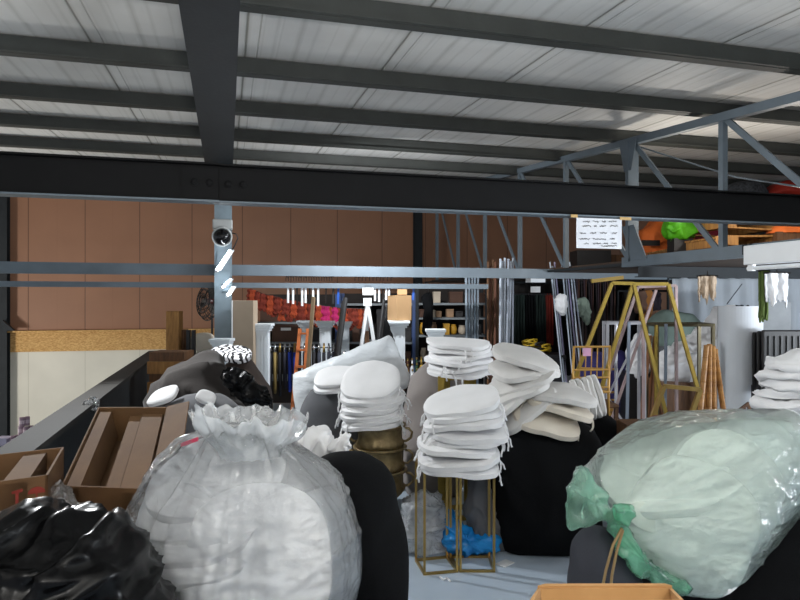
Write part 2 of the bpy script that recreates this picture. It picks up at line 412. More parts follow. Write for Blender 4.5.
# ------------------------------------------------------------------ lamps and the fittings on the post
M_tube = mat('led_tube', '#ffffff', .3, emit=1)
nt = M_tube.node_tree; nt.nodes['Principled BSDF'].inputs['Emission Color'].default_value = (.86, .93, 1, 1)
nt.nodes['Principled BSDF'].inputs['Emission Strength'].default_value = 34
for (a, b, lab) in ((W(216.5, 271, 6.35), W(230, 251, 6.75), 'largest lit LED tube, slanting across the post at rail height'),
                    (W(222, 288, 6.5), W(230, 280, 6.78), 'short lit LED tube on the post below the lower rail'),
                    (W(227, 296, 6.6), W(233, 287.5, 6.8), 'lowest and smallest lit LED tube on the post')):
    L = thing('led_lamp', lab, 'lamp', (a+b)/2, 0, 'lit LED tubes on the post')
    big = 'largest' in lab
    tb_ = obj('tube', MB().tube([a, b], .014 if big else .011, 8), M_tube, L)
    for e, k_ in ((a, a-b), (b, b-a)): obj('end_cap', MB().tube([e, e+k_.normalized()*.012], .015 if big else .012, 8), M_white, tb_)
    mid = (a+b)/2
    back = MB().bar(a+V((.02, .05, .01)), b+V((.02, .03, .01)), .05 if big else .03, .012)
    obj('housing', back, M_white, L)
    obj('bracket', MB().bar(mid+V((.02, .04, 0)), V((-.04, 7.08, mid.z)), .03, .02), M_post, L)
pl = WY(219, 262, 6.98)
tag(obj('mounting_plate', MB().prism([WY(218, 252, 7.06), WY(231, 252, 7.06), WY(230, 270, 7.06), WY(215, 270, 7.06)], (0, .012, 0)), M_post), 'pale plate behind the largest LED tube on the post', 'plate')
fl = thing('flood_lamp', 'unlit grey lamp housing with a round black glass on the post', 'lamp', WY(222, 243, 6.95))
a, b = WY(212.5, 219, 6.95), WY(232.5, 229.5, 6.95)
obj('gear_box', MB().box(((a.x+b.x)/2, 7.0, (a.z+b.z)/2), (b.x-a.x, .15, a.z-b.z)), mat('grey_casting', '#a7aaa9', .5, var=.06), fl, bevel=.012)
c = WY(222, 237, 6.9)
obj('bowl', MB().lathe([(.075, 0), (.1, -.02), (.105, -.06), (.1, -.1), (.09, -.1), (.085, -.03)], c+V((0, .05, .02)), 24, Matrix.Rotation(PI/2+.25, 3, 'X').to_3x3() @ Matrix.Rotation(PI, 3, 'X')), MATS['grey_casting'], fl, smooth=True)
obj('glass', MB().lathe([(.001, .045), (.05, .035), (.075, .012), (.082, 0), (.08, -.02)], c+V((0, -.05, -.005)), 24, Matrix.Rotation(PI/2+.2, 3, 'X')), mat('black_glass', '#0b0a0c', .12), fl, smooth=True)
obj('cable', MB().tube([WY(232, 233, 6.98), WY(236, 234, 6.98), WY(238, 238, 6.98), WY(235, 245, 7.0), WY(231, 252, 7.05)], .006, 6), M_black, fl, smooth=True)
# paper notice hanging under the deep beam
sg = thing('paper_notice', 'white handwritten paper notice hanging under the deep black beam', 'sign', WY(599, 248, YB-.01))
A, B = WY(577, 217.5, YB-.01), WY(622, 249, YB-.01)
paper = obj('paper', MB().box(((A.x+B.x)/2, YB-.004, (A.z+B.z)/2), (B.x-A.x, .006, A.z-B.z)), mat('paper', '#d6d8dd', .8, var=.02), sg)
for (y, words) in ((221.5, ((583, 590), (593, 599), (602, 606), (609, 617))), (226, ((583, 591), (594, 597), (600, 606), (610, 618))), (233, ((580, 586), (590, 596), (600, 607), (612, 617))),
                   (239, ((579, 590), (593, 606), (610, 615))), (243.5, ((584, 589), (593, 601), (604, 608), (612, 617))), (246, ((601, 617),))):
    for (x0, x1) in words:
        n = max(6, int((x1-x0)*3)); pts = []
        for i in range(n+1):
            x = x0+(x1-x0)*i/n
            pts.append(WY(x, y+RND.uniform(-1.1, 1.1)*(1 if i % 2 else .7), YB-.0095))
        obj('handwritten_word', MB().tube(pts, .0013, 4), M_black, paper)
obj('tape', MB().box((A.x-.02, YB-.008, A.z+.01), (.05, .003, .02)), mat('masking_tape', '#c9a56a', .7), sg)
obj('tape', MB().box((B.x+.03, YB-.008, A.z+.005), (.09, .003, .02)), MATS['masking_tape'], sg)

# ------------------------------------------------------------------ camera, world, light
cam = bpy.data.cameras.new('camera'); co = bpy.data.objects.new('camera', cam); C.objects.link(co)
cam.sensor_width = 36; cam.lens = F/800*36; co.location = (0, 0, H); co.rotation_euler = (PI/2, 0, -TH); cam.clip_start = .02
bpy.context.scene.camera = co
w = bpy.data.worlds.new('world'); bpy.context.scene.world = w; w.use_nodes = True
w.node_tree.nodes['Background'].inputs['Color'].default_value = (.82, .9, 1, 1)
w.node_tree.nodes['Background'].inputs['Strength'].default_value = .6
def area(name, loc, target, size, power, col):
    l = bpy.data.lights.new(name, 'AREA'); l.shape = 'RECTANGLE'; l.size, l.size_y = size; l.energy = power; l.color = col
    o = bpy.data.objects.new(name, l); C.objects.link(o); o.location = loc
    o.rotation_euler = (V(target)-V(loc)).to_track_quat('-Z', 'Y').to_euler(); return o
def bulb(name, loc, power, col, r=.15):
    l = bpy.data.lights.new(name, 'POINT'); l.energy = power; l.color = col; l.shadow_soft_size = r
    o = bpy.data.objects.new(name, l); C.objects.link(o); o.location = loc; return o
sl = bpy.data.lights.new('hall_spot', 'SPOT'); sl.energy = 370; sl.color = (.95, .98, 1); sl.spot_size = math.radians(118); sl.spot_blend = .5; sl.shadow_soft_size = .08
so = bpy.data.objects.new('hall_spot', sl); C.objects.link(so); so.location = loc3(-2.65, 5.0, 2.6); so.rotation_euler = (loc3(.6, 3.6, -.4)-so.location).to_track_quat('-Z', 'Y').to_euler()
bulb('hall_bulb_low', (-5.2, 9.2, .6), 430, (1, .96, .9), .25)
area('rack_fill', (1.55, 6.4, 2.73), (1.9, 8.6, .9), (.5, .1), 80, (.95, .97, 1))  # unseen light, added to brighten the racks from the front
bulb('near_fill_behind', (-.7, -.9, 2.6), 55, (1, .98, .95), .1)  # unseen fill, added for the faces turned to the camera
area('roof_fill_behind', (.5, -1.4, 1.2), (.5, -1.3, 3.2), (1.2, .6), 300, (1, .97, .93))  # unseen light, added to brighten the roof sheets from below
area('roof_fill_right', (6.0, 1.6, 1.2), (5.7, 2.0, 3.3), (1.0, .6), 400, (.88, .94, 1))  # unseen light, added to brighten the right part of the roof
bulb('deck_fill', (5.2, 4.9, 2.475), 22, (1, .94, .86), .04)  # unseen light behind the beam, added to brighten the pallets
bulb('deck_fill_left', (4.41, 5.5, 2.545), 22, (1, .94, .86), .04)  # second unseen light, added for the goods farther left on the deck
bulb('near_fill_right', (7.2, 2.2, 1.2), 380, (.86, .93, 1), .3)  # unseen cool fill, added beyond the right edge of the view
sc = bpy.context.scene
sc.view_settings.view_transform = 'Standard'; sc.view_settings.look = 'None'; sc.view_settings.gamma = 1; sc.view_settings.exposure = 0
sc.view_settings.use_curve_mapping = False
# ================================================================== seat pads
def pad_mb(size=.45, th=.055, variant=0, squareness=2.5, bend=.0, nring=8, n=48):
    """a soft round-square seat pad: domed, with a rounded welted edge; local, lying in xy"""
    mb = MB(); vs = []; fs = []
    prof = [(.02, -.46), (.5, -.47), (.84, -.45), (.93, -.38), (.975, -.29), (.99, -.27), (.985, -.2), (.995, 0), (.985, .2), (.99, .27), (.975, .29), (.93, .40), (.84, .48), (.5, .53), (.02, .54)]
    for (r, h) in prof:
        for j in range(n):
            a = 2*PI*j/n; c, s_ = math.cos(a), math.sin(a)
            k = (abs(c)**squareness+abs(s_)**squareness)**(-1/squareness)
            x = size/2*r*k*c; y = size/2*r*k*s_
            x *= 1-.10*(y/(size/2)); wv = 1+.035*noise.noise(V((c*1.6, s_*1.6, variant*3.3))); x *= wv; y *= wv
            z = h*th
            z += th*.3*noise.noise(V((x*4.5, y*4.5, variant*5.1+2)))*r; z += th*.16*noise.noise(V((x*9, y*9, variant*7.3)))*(.8 if r > .3 else .5)
            z -= bend*(x*x)*4+bend*.5*y*abs(y)*3*(1 if variant % 2 else -1)
            vs.append((x, y, z))
    m = len(prof)
    for i in range(m-1):
        for j in range(n): fs.append((i*n+j, i*n+(j+1) % n, (i+1)*n+(j+1) % n, (i+1)*n+j))
    fs += [tuple(range(n))[::-1], tuple((m-1)*n+j for j in range(n))]
    return mb.add(vs, fs)
def ties_mb(size, variant, side):
    r = random.Random(variant*5+side); mb = MB()
    for k in (0, 1):
        p = V((side*size*.44, size*(-.22+.06*k), 0)); pts = [p]
        d = V((side*.5, -.4+.3*k, -.2)).normalized()
        for i in range(7):
            d = (d+V((r.uniform(-.5, .5), r.uniform(-.5, .5), -.35))).normalized(); p = p+d*.015; pts.append(p)
        mb.tube(pts, .0055, 5)
    return mb
PADS = {}
def pad(loc, nrm, xdir, label, size=.45, th=.055, variant=0, m=None, group=None, ties=True, bend=0, sq=2.5):
    m = m or M_fab; key = (round(size, 3), round(th, 3), variant, m.name, bend, ties, sq)
    nrm = V(nrm).normalized(); x = V(xdir); x = (x-nrm*x.dot(nrm)).normalized(); y = nrm.cross(x)
    rot = Matrix((x, y, nrm)).transposed().to_euler()
    if key not in PADS:
        o = obj('seat_pad', pad_mb(size, th, variant, bend=bend, squareness=sq), m, loc=(0, 0, 0), smooth=True)
        if ties:
            for sd in (-1, 1): obj('tie', ties_mb(size, variant, sd), m, o, smooth=True)
        PADS[key] = o; o.location = loc; o.rotation_euler = rot
    else: o = dup(PADS[key], loc, rot=rot)
    for k in ('group', 'label'):
        if k in o: del o[k]
    return tag(o, label, 'cushion', group)

# ================================================================== gold display stands
def frame_stand(base, ztop, w, label, m, wide=None, plate=False):
    """open box frame of thin bars over four floor corners"""
    c = sum((V(p) for p in base), V((0, 0, 0)))/4
    t = thing('display_stand', label, 'stand', (c.x, c.y, 0))
    bs = [V((p.x, p.y, w/2)) for p in base]; tp = [V((p.x, p.y, ztop-w/2)) for p in base]
    for i in range(4):
        wd = wide or w
        d = (c-bs[i]); d.z = 0
        obj('leg', MB().bar(bs[i]-V((0, 0, w/2)), tp[i]+V((0, 0, w/2)), wd, w, up=FW), m, t)
        obj('base_bar', MB().bar(bs[i], bs[(i+1) % 4], w), m, t)
        obj('top_bar', MB().bar(tp[i], tp[(i+1) % 4], w), m, t)
    return t
def fl(px, py): return W(px, py, F*H/(py-300))
frame_stand([fl(424.5, 575), fl(457, 572), fl(447, 558), fl(416, 561)], .628, .014, 'slim gold frame stand, left one of the near pair under the pad stack', M_gold)
frame_stand([fl(460.5, 572), fl(494, 572), fl(489, 557.5), fl(450.5, 558)], .628, .014, 'slim gold frame stand, right one of the near pair under the pad stack', M_gold)
frame_stand([W(441, 500, 4.62), W(467, 500, 4.66), W(473, 500, 4.92), W(447, 500, 4.88)], 1.05, .03, 'taller gold frame stand behind the near pair, carrying a second pad stack', M_goldpaint, wide=.045)
# near stack of pads on the pair of stands
cs = [(459, 463, .02), (458, 455, -.05), (455, 446, .05), (465, 438, -.04), (466, 428, .06), (464, 418, -.08), (462, 408, -.05), (462, 397, -.13)]
for k, (x, y, tl) in enumerate(cs):
    base = W(x, 300, 3.74); z = .66+.0505*k
    nr = (tl*1.5*RT + V((0, 0, 1)) - FW*(.10+.09*math.sin(k*2.1)))
    pad(V((base.x, base.y, z)), nr, RT.lerp(FW, .25*math.sin(k*3.3)), 'white seat pad, %s from the bottom in the stack on the near gold stands' % nth(k),
        size=.455+.02*math.sin(k*1.7), th=.052, variant=k % 5, group='white pads on the near gold stands', bend=(.06, .03, .08)[k % 3])
# second stack behind
for k in range(6):
    base = W(460+3*math.sin(k*2.4), 300, 4.78); z = 1.075+.043*k
    pad(V((base.x, base.y, z)), RT*.03*math.sin(k*3)+UP-FW*.05, FW.lerp(RT, .35+.2*math.sin(k)), 'white seat pad, %s from the bottom in the stack on the taller gold stand' % nth(k),
        size=.47, th=.044, variant=k % 5, group='white pads on the taller gold stand', bend=(.05, .09)[k % 2], sq=3)

# ================================================================== urns with pads
M_urn = mat('antique_gold', '#93815c', .42, metal=.55, col2='#6d5c3e', vs=18, bump=.15, bs=60)
uc = W(380, 300, 4.35)
def urn(z0, s, label, pedestal=0):
    t = thing('urn', label, 'urn', (uc.x, uc.y, z0), 0, 'stacked gold urns'); b = V((uc.x, uc.y, z0))
    rib = lambda i, a: 1+.07*abs(math.cos(9*a)) if i in (2, 3, 4) else 1
    bw = obj('bowl', MB().lathe([(.05*s, 0), (.07*s, .012), (.125*s, .035), (.155*s, .07), (.165*s, .10), (.158*s, .112), (.158*s, .19), (.168*s, .20), (.185*s, .205), (.188*s, .218), (.168*s, .218), (.15*s, .2), (.14*s, .12)], b, 72, mod=rib), M_urn, t, smooth=True)
    for sd in (-1, 1):
        q = RT*sd; pts = [b+q*(.15*s)+UP*.10, b+q*(.19*s)+UP*.10, b+q*(.222*s)+UP*.125, b+q*(.228*s)+UP*.16, b+q*(.205*s)+UP*.185, b+q*(.175*s)+UP*.188]
        obj('handle', MB().tube(pts, .009, 8), M_urn, bw, smooth=True)
    if pedestal: obj('foot', MB().lathe([(.14, -z0), (.15, -z0+.03), (.09, -z0+.06), (.055, -z0+.14), (.05, -.02), (.06, .005)], b, 32), M_urn, t, smooth=True)
    return t
urn(.24, 1.0, 'gold gadrooned urn, lowest of the stack under white pads', 1)
urn(.392, .98, 'gold gadrooned urn, middle one of the stack under white pads')
urn(.542, .95, 'gold gadrooned urn, top one holding the white pads')
for k in range(7):
    base = W(372+2*math.sin(k*2), 300, 4.35); z = .785+.040*k + (.035 if k == 6 else 0)
    tl = .62 if k == 6 else .10+.05*k
    pad(V((base.x, base.y, z)), UP-FW*tl+RT*-.12, RT.lerp(FW, .2*math.sin(k*2)), 'white seat pad, %s from the bottom in the stack on the gold urns' % nth(k),
        size=.41, th=.045, variant=k % 5, group='white pads on the gold urns', bend=.05, sq=2.3)

# ================================================================== sacks
def sack(name, label, cat, outline, d, T, m, **k):
    g = k.pop('group', None); sm = k.pop('smooth', True)
    o = obj(name, blob(outline, d, T, **k), m, smooth=sm); return tag(o, label, cat, group=g)
M_sack = M_blk
M_gsack = mat('grey_cloth', '#5c5d61', .9, var=.08, vs=6, bump=.12, bs=110, spec=.2, sheen=.1)
M_mound = mat('dark_grey_cloth', '#34302e', .9, var=.08, vs=4, bump=.12, bs=110, spec=.2, sheen=.1)
M_taupe = mat('taupe_cloth', '#8d8683', .9, var=.06, vs=5, bump=.12, bs=100, spec=.2, sheen=.1)
sack('stuffed_sack', 'big round black cloth sack under the slouching pads', 'sack', [(486, 425), (505, 408), (535, 410), (562, 422), (588, 432), (598, 465), (596, 515), (588, 545), (545, 552), (505, 550), (487, 520), (481, 470)],
     4.25, .42, M_sack, amp=.03, sc=3, ridge=.03, rsc=2.6, rst=(1, 1, .6), seed=3, zmin=.004)
sack('cloth_bundle', 'grey cloth bundle with folds leaning on the big black sack behind the gold stands', 'sack', [(466, 480), (474, 462), (487, 470), (494, 500), (506, 535), (514, 550), (500, 552), (476, 548), (466, 520)],
     4.08, .10, M_gsack, amp=.015, ridge=.03, rsc=7, rst=(2, 2, .5), seed=31, zmin=.003)
sack('stuffed_sack', 'taupe cloth sack standing behind the gold stands', 'sack', [(406, 405), (413, 378), (426, 360), (446, 358), (462, 380), (466, 430), (460, 490), (430, 498), (408, 494), (404, 455)],
     5.25, .25, M_taupe, amp=.03, sc=3, ridge=.025, rsc=3, seed=5, zmin=.004)
sack('stuffed_sack', 'tall black cloth sack right of the clear bag of pads', 'sack', [(300, 480), (322, 459), (345, 456), (370, 462), (392, 482), (397, 510), (408, 540), (412, 580), (411, 640), (400, 690), (350, 700), (300, 690), (285, 600), (286, 520)],
     2.55, .3, M_sack, amp=.02, sc=3, ridge=.02, rsc=2.4, seed=8, zmin=.004)
sack('stuffed_sack', 'grey cloth sack with a flat pad on top, beside the wrapped mattress', 'sack', [(299, 430), (304, 402), (320, 386), (345, 384), (362, 398), (368, 440), (362, 505), (330, 512), (300, 505)],
     4.85, .25, M_gsack, amp=.02, ridge=.02, rsc=4, seed=12, zmin=.004)
for k in (0, 1):
    b = W(336, 383-7*k, 4.72); pad(b, UP*1-FW*.35+RT*-.15, RT, ('lower' if k == 0 else 'upper')+' flat white pad on the grey sack by the wrapped mattress', size=.32, th=.04, variant=k, ties=False, group='pads on the grey sack')
sack('stuffed_sack', 'broad brownish grey cloth mound beside the parapet end', 'sack', [(152, 405), (160, 382), (174, 363), (194, 354), (214, 355), (226, 368), (242, 384), (262, 398), (272, 430), (270, 492), (215, 500), (165, 492), (150, 440)],
     5.1, .4, M_mound, amp=.03, sc=3, ridge=.075, rsc=2.6, rst=(.7, .7, 1.9), seed=14, zmin=.004)
sack('stuffed_sack', 'blue grey cloth sack behind the big open carton', 'sack', [(152, 430), (168, 405), (195, 396), (225, 400), (245, 420), (252, 470), (245, 540), (200, 550), (160, 540), (148, 480)],
     4.0, .3, M_gsack, amp=.02, ridge=.03, rsc=3, seed=15, zmin=.004)
sack('stuffed_sack', 'dark brown cloth sack under the zebra patterned cushion', 'sack', [(222, 372), (235, 360), (250, 360), (262, 378), (272, 400), (275, 470), (225, 475), (218, 420)],
     5.75, .25, mat('brown_cloth', '#3d322c', .9, var=.1), amp=.02, seed=16, zmin=.004)
M_bin = mat('black_bin_liner', '#060607', .27, var=.2, vs=14, bump=.15, bs=12, spec=.18)
sack('bin_bag', 'crumpled black plastic bag lying on the grey mound', 'bag', [(224, 372), (240, 371), (256, 380), (270, 396), (272, 408), (258, 412), (242, 404), (230, 392)],
     4.62, .08, M_bin, amp=.02, sc=8, ridge=.035, rsc=9, seed=17, smooth=False)
M_zebra = mat('zebra_print', '#e9e9ea', .8)
zn = M_zebra.node_tree; wv = zn.nodes.new('ShaderNodeTexWave'); wv.inputs['Scale'].default_value = 5; wv.inputs['Distortion'].default_value = 14; wv.inputs['Detail'].default_value = 2; wv.inputs['Detail Scale'].default_value = 1.5
cr = zn.nodes.new('ShaderNodeValToRGB'); cr.color_ramp.elements[0].position = .38; cr.color_ramp.elements[1].position = .44; cr.color_ramp.elements[0].color = lin('#16161a'); cr.color_ramp.elements[1].color = lin('#e6e6ea')
tcn = [n for n in zn.nodes if n.type == 'TEX_COORD'][0]; zn.links.new(tcn.outputs['Object'], wv.inputs['Vector']); zn.links.new(wv.outputs['Fac'], cr.inputs['Fac']); zn.links.new(cr.outputs['Color'], zn.nodes['Principled BSDF'].inputs['Base Color'])
pad(W(232, 354, 5.75), UP-FW*.22+RT*.18, RT, 'white cushion with black zebra stripes on the dark brown sack', size=.36, th=.07, variant=3, m=M_zebra, ties=False)
for (x, y, d, s, lab) in ((164, 396, 3.95, .19, 'white pad poking out left on the blue grey sack'), (206, 398, 3.9, .12, 'small white pad end lying on the right of the blue grey sack')):
    pad(W(x, y, d), UP-FW*.45+RT*(-.35 if x < 200 else .5), RT, lab, size=s, th=.035, variant=4, ties=False)
# white bunched cloth
sack('cloth_bunch', 'crumpled white cloth bunch on top of the tall black sack', 'cloth', [(286, 462), (296, 440), (310, 429), (322, 430), (333, 441), (338, 455), (320, 470), (298, 474)],
     2.78, .07, M_fab, amp=.02, sc=9, ridge=.03, rsc=13, rst=(1.4, 1.4, .5), seed=20)
sack('cloth_bunch', 'small knotted white cloth beside the gold urns', 'cloth', [(330, 446), (338, 437), (348, 433), (351, 442), (347, 452), (348, 460), (336, 460), (332, 452)],
     2.72, .03, M_fab, amp=.01, sc=14, ridge=.018, rsc=20, seed=21)

# ================================================================== slouching pads on the black sack
sp = [(545, 414, 4.08, (.25, -.5), 'cream', .43), (522, 404, 4.12, (-.75, -.35), 'white', .43), (558, 404, 4.12, (.28, -.1), 'cream', .43),
      (560, 393, 4.12, (.10, -.15), 'white', .43), (505, 393, 4.15, (-.62, -.3), 'white', .43), (515, 384, 4.15, (-.55, -.25), 'white', .43),
      (522, 377, 4.17, (-.40, -.2), 'white', .43), (522, 368, 4.19, (-.05, -.15), 'white', .43), (524, 357, 4.2, (.24, -.22), 'white', .43)]
lab = ['cream pad hanging lowest over the front of the big black sack', 'white pad sliding left, lowest of the slouching pile on the black sack', 'cream pad drooping right on the black sack, just above the lowest pad',
       'white pad lying flat at right, on the cream pads on the black sack', 'white pad bent steeply left, fifth from the top of the slouching pile', 'white pad, fourth from the top of the slouching pile on the black sack',
       'white pad, third from the top of the slouching pile on the black sack', 'white pad, second from the top of the slouching pile on the black sack', 'topmost pad of the slouching pile on the big black sack']
M_pad2 = mat('grey_white_cotton', '#cfcdca', .85, var=.04, vs=9, bump=.12, bs=90)
for k, (x, y, d, (tx, ty), c, s) in enumerate(sp):
    pad(W(x, y, d), UP+RT*tx+FW*ty, RT.lerp(FW, .2*math.sin(k*2)), lab[k], size=s, th=.06, variant=k % 5, m=M_cream if c == 'cream' else M_pad2, group='slouching pads on the black sack', bend=(.05, .11)[k % 2], ties=(k in (0, 2)), sq=3)
for k in range(5):
    b = W(578+5*k, 401-1.5*k, 4.45+.05*k); sz = .3
    pad(b, RT*(.9)+UP*.25-FW*.2, FW, 'pale grey pad standing on edge, %s in the row right of the slouching pile' % ('first', 'second', 'third', 'fourth', 'fifth')[k], size=sz, th=.05, variant=k, m=M_pad2, ties=False, group='row of upright pads beside the slouching pile')
sack('stuffed_sack', 'low dark sack behind the big black sack, carrying the upright pads', 'sack', [(560, 425), (580, 414), (610, 416), (622, 440), (620, 500), (565, 505)], 4.85, .25, M_blk, amp=.02, seed=24, zmin=.004)

# ================================================================== big clear bag of pads (left foreground)
M_clear = film('clear_film', '#eef1f3', .10, rough=.1, bump=.8, bs=9, stretch=(1, 1, 2.2), vary=.09)
bag = thing('plastic_bag', 'big clear plastic bag stuffed with white seat pads, left foreground', 'bag', W(235, 690, 1.9))
M_neck = film('clear_film_gathered', '#e4e9ec', .38, rough=.25, bump=.4, bs=14, vary=.14)
n0, n1 = W(250, 456, 1.86), W(246, 402, 1.9)
def neckfn(u, v):
    a = 2*PI*u; c, s_ = math.cos(a), math.sin(a); w = v*v*(3-2*v)
    pl = .022*w*(1-2*abs(noise.noise(V((c*3.4+5, s_*3.4, v*.6)))*1.5))+.012*w*noise.noise(V((c*9, s_*9, v*2)))
    r = .085+.075*w+pl*(1-.4*v)
    h = v*(.86)+.34*w*noise.noise(V((c*2.6, s_*2.6+7, 0)))+.10*w*noise.noise(V((c*7, s_*7+7, 0)))-.22*w*max(0, c)+.04*noise.noise(V((c*6, s_*6, v*3)))
    return n0+(n1-n0)*h+RT*(r*c*1.05)+FW*(r*s_*.75)+UP*(.02*v*noise.noise(V((c*5, s_*5, 3))))
obj('gathered_neck', MB().quadgrid(neckfn, 140, 22), M_neck, bag, smooth=True)
obj('red_label', MB().quadgrid(lambda u, v: W(181+17*u, 443-6*u+4*v, 1.86-.06*u), 4, 2), mat('red_print', '#d8345a', .5), bag, solid=.002)
G = 'pads in the clear bag'
pad(W(258, 560, 1.74), -FW+UP*.35, RT, 'large white pad facing out at the front of the clear bag', size=.41, th=.07, variant=1, m=M_fab, group=G, ties=False, sq=2.6)
pad(W(184, 556, 1.83), -FW*.8-RT*.65+UP*.25, RT*.5+UP, 'white pad standing at the left of the front pad in the clear bag', size=.40, th=.06, variant=2, group=G, ties=False)
pad(W(308, 560, 1.88), -FW*.6+RT*.8+UP*.15, UP, 'white pad on edge at the right of the front pad in the clear bag', size=.40, th=.06, variant=3, group=G, ties=False)
for k, (x, y, d, n) in enumerate(((205, 520, 1.86, (-.25, -.62, .85)), (208, 505, 1.88, (-.22, -.5, .9)), (216, 490, 1.92, (-.2, -.42, .95)), (222, 474, 1.96, (-.12, -.4, 1)))):
    pad(W(x, y, d), RT*n[0]+FW*n[1]+UP*n[2], RT, 'white pad lying in the upper left of the clear bag, %s of four' % ('lowest', 'second lowest', 'second highest', 'highest')[k], size=.42, th=.055, variant=k, group=G, ties=False)
pad(W(290, 500, 1.98), RT*.5-FW*.5+UP*.75, RT, 'white pad tilted right below the neck of the clear bag', size=.38, th=.06, variant=4, group=G, ties=False)
pad(W(240, 600, 2.02), -FW+UP*.1, RT, 'white pad at the back of the clear bag behind the front pad', size=.48, th=.07, variant=0, group=G, ties=False)
cp = [o for o in bpy.data.objects if o.get('group') == 'pads in the clear bag']
OUT = [(158, 468), (186, 442), (262, 442), (308, 472), (330, 497), (342, 530), (340, 590), (295, 680), (235, 690), (175, 675), (142, 610), (130, 555), (132, 516)]
obj('film', hull_bag(pad_points(cp)+[W(x, y, 1.9+q) for x, y in OUT for q in (-.04, .1)]+[W(235, 436, 1.75)], W(238, 560, 1.88), .008, W(246, 440, 1.86), crease=.024, ridge=.009, rsc=5, seed=4, sub=7, smooth=10), M_clear, bag, smooth=True)
sack('stuffed_sack', 'low black sack under the big clear bag', 'sack', [(120, 730), (160, 700), (230, 692), (310, 698), (350, 730), (355, 820), (235, 836), (120, 820)], 1.95, .3, M_sack, amp=.015, seed=43, zmin=.004)

# ================================================================== green bag of pads (right foreground)
M_green = film('green_film', '#e2f6ea', .13, rough=.13, bump=.7, bs=11, stretch=(1, 1, 2), vary=.1)
M_greenk = film('green_film_gathered', '#8fe8bd', .34, rough=.14, bump=.9, bs=12, vary=.2)
gb = thing('plastic_bag', 'big pale green plastic bag of white seat pads, right foreground', 'bag', W(700, 590, 2.15))
obj('tied_tail', blob([(582, 468), (594, 478), (604, 498), (614, 514), (600, 523), (586, 528), (571, 530), (567, 518), (571, 500), (576, 480)],
    2.03, .02, amp=.01, sc=9, ridge=.02, rsc=9, rst=(1, 1, .5), seed=52, N=70, K=8, fine=.008), film('green_film_tail', '#b4efd3', .3, rough=.15, bump=.8, bs=10, vary=.2), gb, smooth=True)
obj('knot', blob([(614, 507), (622, 502), (631, 507), (633, 516), (626, 524), (616, 521)], 1.97, .025, amp=.006, sc=20, ridge=.015, rsc=22, seed=53, N=40, K=8), M_greenk, gb, smooth=True)
obj('gathered_edge', blob([(610, 515), (626, 524), (640, 548), (658, 570), (686, 588), (670, 588), (646, 578), (626, 560), (613, 540)], 2.0, .03, amp=.01, sc=10, ridge=.02, rsc=12, rst=(1, 1, .6), seed=54, N=80, K=8, fine=.008), M_greenk, gb, smooth=True)
G = 'pads in the green bag'
dn = (-FW+UP*.22-RT*.18)
pad(W(690, 522, 2.07), dn, RT*.86-UP*.5, 'large white pad facing out at the front of the green bag', size=.40, th=.06, variant=1, group=G, ties=False, sq=3)
pad(W(722, 490, 2.17), -FW+UP*.25+RT*.05, RT*.8-UP*.6, 'large white pad just behind the front pad in the green bag', size=.40, th=.06, variant=2, group=G, ties=False, sq=2.6)
pad(W(752, 466, 2.29), -FW+UP*.3+RT*.2, RT*.8-UP*.5, 'white pad at the right end of the green bag', size=.38, th=.06, variant=3, group=G, ties=False)
pad(W(785, 458, 2.40), -FW*.9+UP*.2+RT*.35, RT*.5-UP, 'white pad farthest back at the right end of the green bag', size=.36, th=.06, variant=4, group=G, ties=False)
for k, (x, y, d) in enumerate(((660, 476, 2.22), (662, 465, 2.27), (668, 454, 2.32), (680, 444, 2.38))):
    pad(W(x, y, d), UP*1-FW*(.38-.03*k)+RT*-.22, RT, 'white pad lying in the upper left of the green bag, %s of four' % ('lowest', 'second lowest', 'second highest', 'highest')[k], size=.40, th=.055, variant=k, group=G, ties=False)
gp = [o for o in bpy.data.objects if o.get('group') == G]
OUT = [(586, 470), (606, 456), (640, 443), (690, 427), (740, 421), (790, 424), (812, 445), (812, 480), (604, 492)]
obj('film', hull_bag(pad_points(gp)+[W(x, y, 2.2+q) for x, y in OUT for q in (-.03, .05)]+[W(624, 512, 2.0), W(642, 542, 2.02), W(668, 576, 2.04)], W(705, 492, 2.2), .006, W(622, 513, 1.97), crease=.014, ridge=.006, rsc=6, seed=6, sub=7, smooth=8), M_green, gb, smooth=True)
tag(obj('paper_tag', MB().add(pad_mb(.085, .004, 0, 2).v, pad_mb(.085, .004, 0, 2).f), mat('tag_paper', '#dcdad6', .6, var=.02), loc=(0, 0, 0)), 'oval white tag on the front pad in the green bag', 'tag')
tg = bpy.data.objects['paper_tag']; 
_n = dn.normalized(); _x = (RT*.86-UP*.5); _x = (_x-_n*_x.dot(_n)).normalized(); _y = _n.cross(_x)
_a, _b, _c, _d = _x.dot(RT), _y.dot(RT), _x.z, _y.z; _l, _z = -.139, .012; _D = _a*_d-_b*_c
tg.location = W(690, 522, 2.07)+_x*((_l*_d-_b*_z)/_D)+_y*((_a*_z-_l*_c)/_D)+_n*.036
tg.location = tg.location; tg.rotation_euler = Matrix(((RT*.86-UP*.5).normalized(), dn.normalized().cross((RT*.86-UP*.5).normalized()), dn.normalized())).transposed().to_euler(); tg.scale = (1.5, 1, 1)
sack('stuffed_sack', 'wide black cloth sack under the green bag, right foreground', 'sack', [(640, 585), (680, 566), (740, 540), (790, 512), (870, 505), (900, 600), (900, 700), (770, 722), (650, 716), (628, 652)], 2.45, .34, M_sack, amp=.02, ridge=.02, rsc=3, seed=55, zmin=.004)
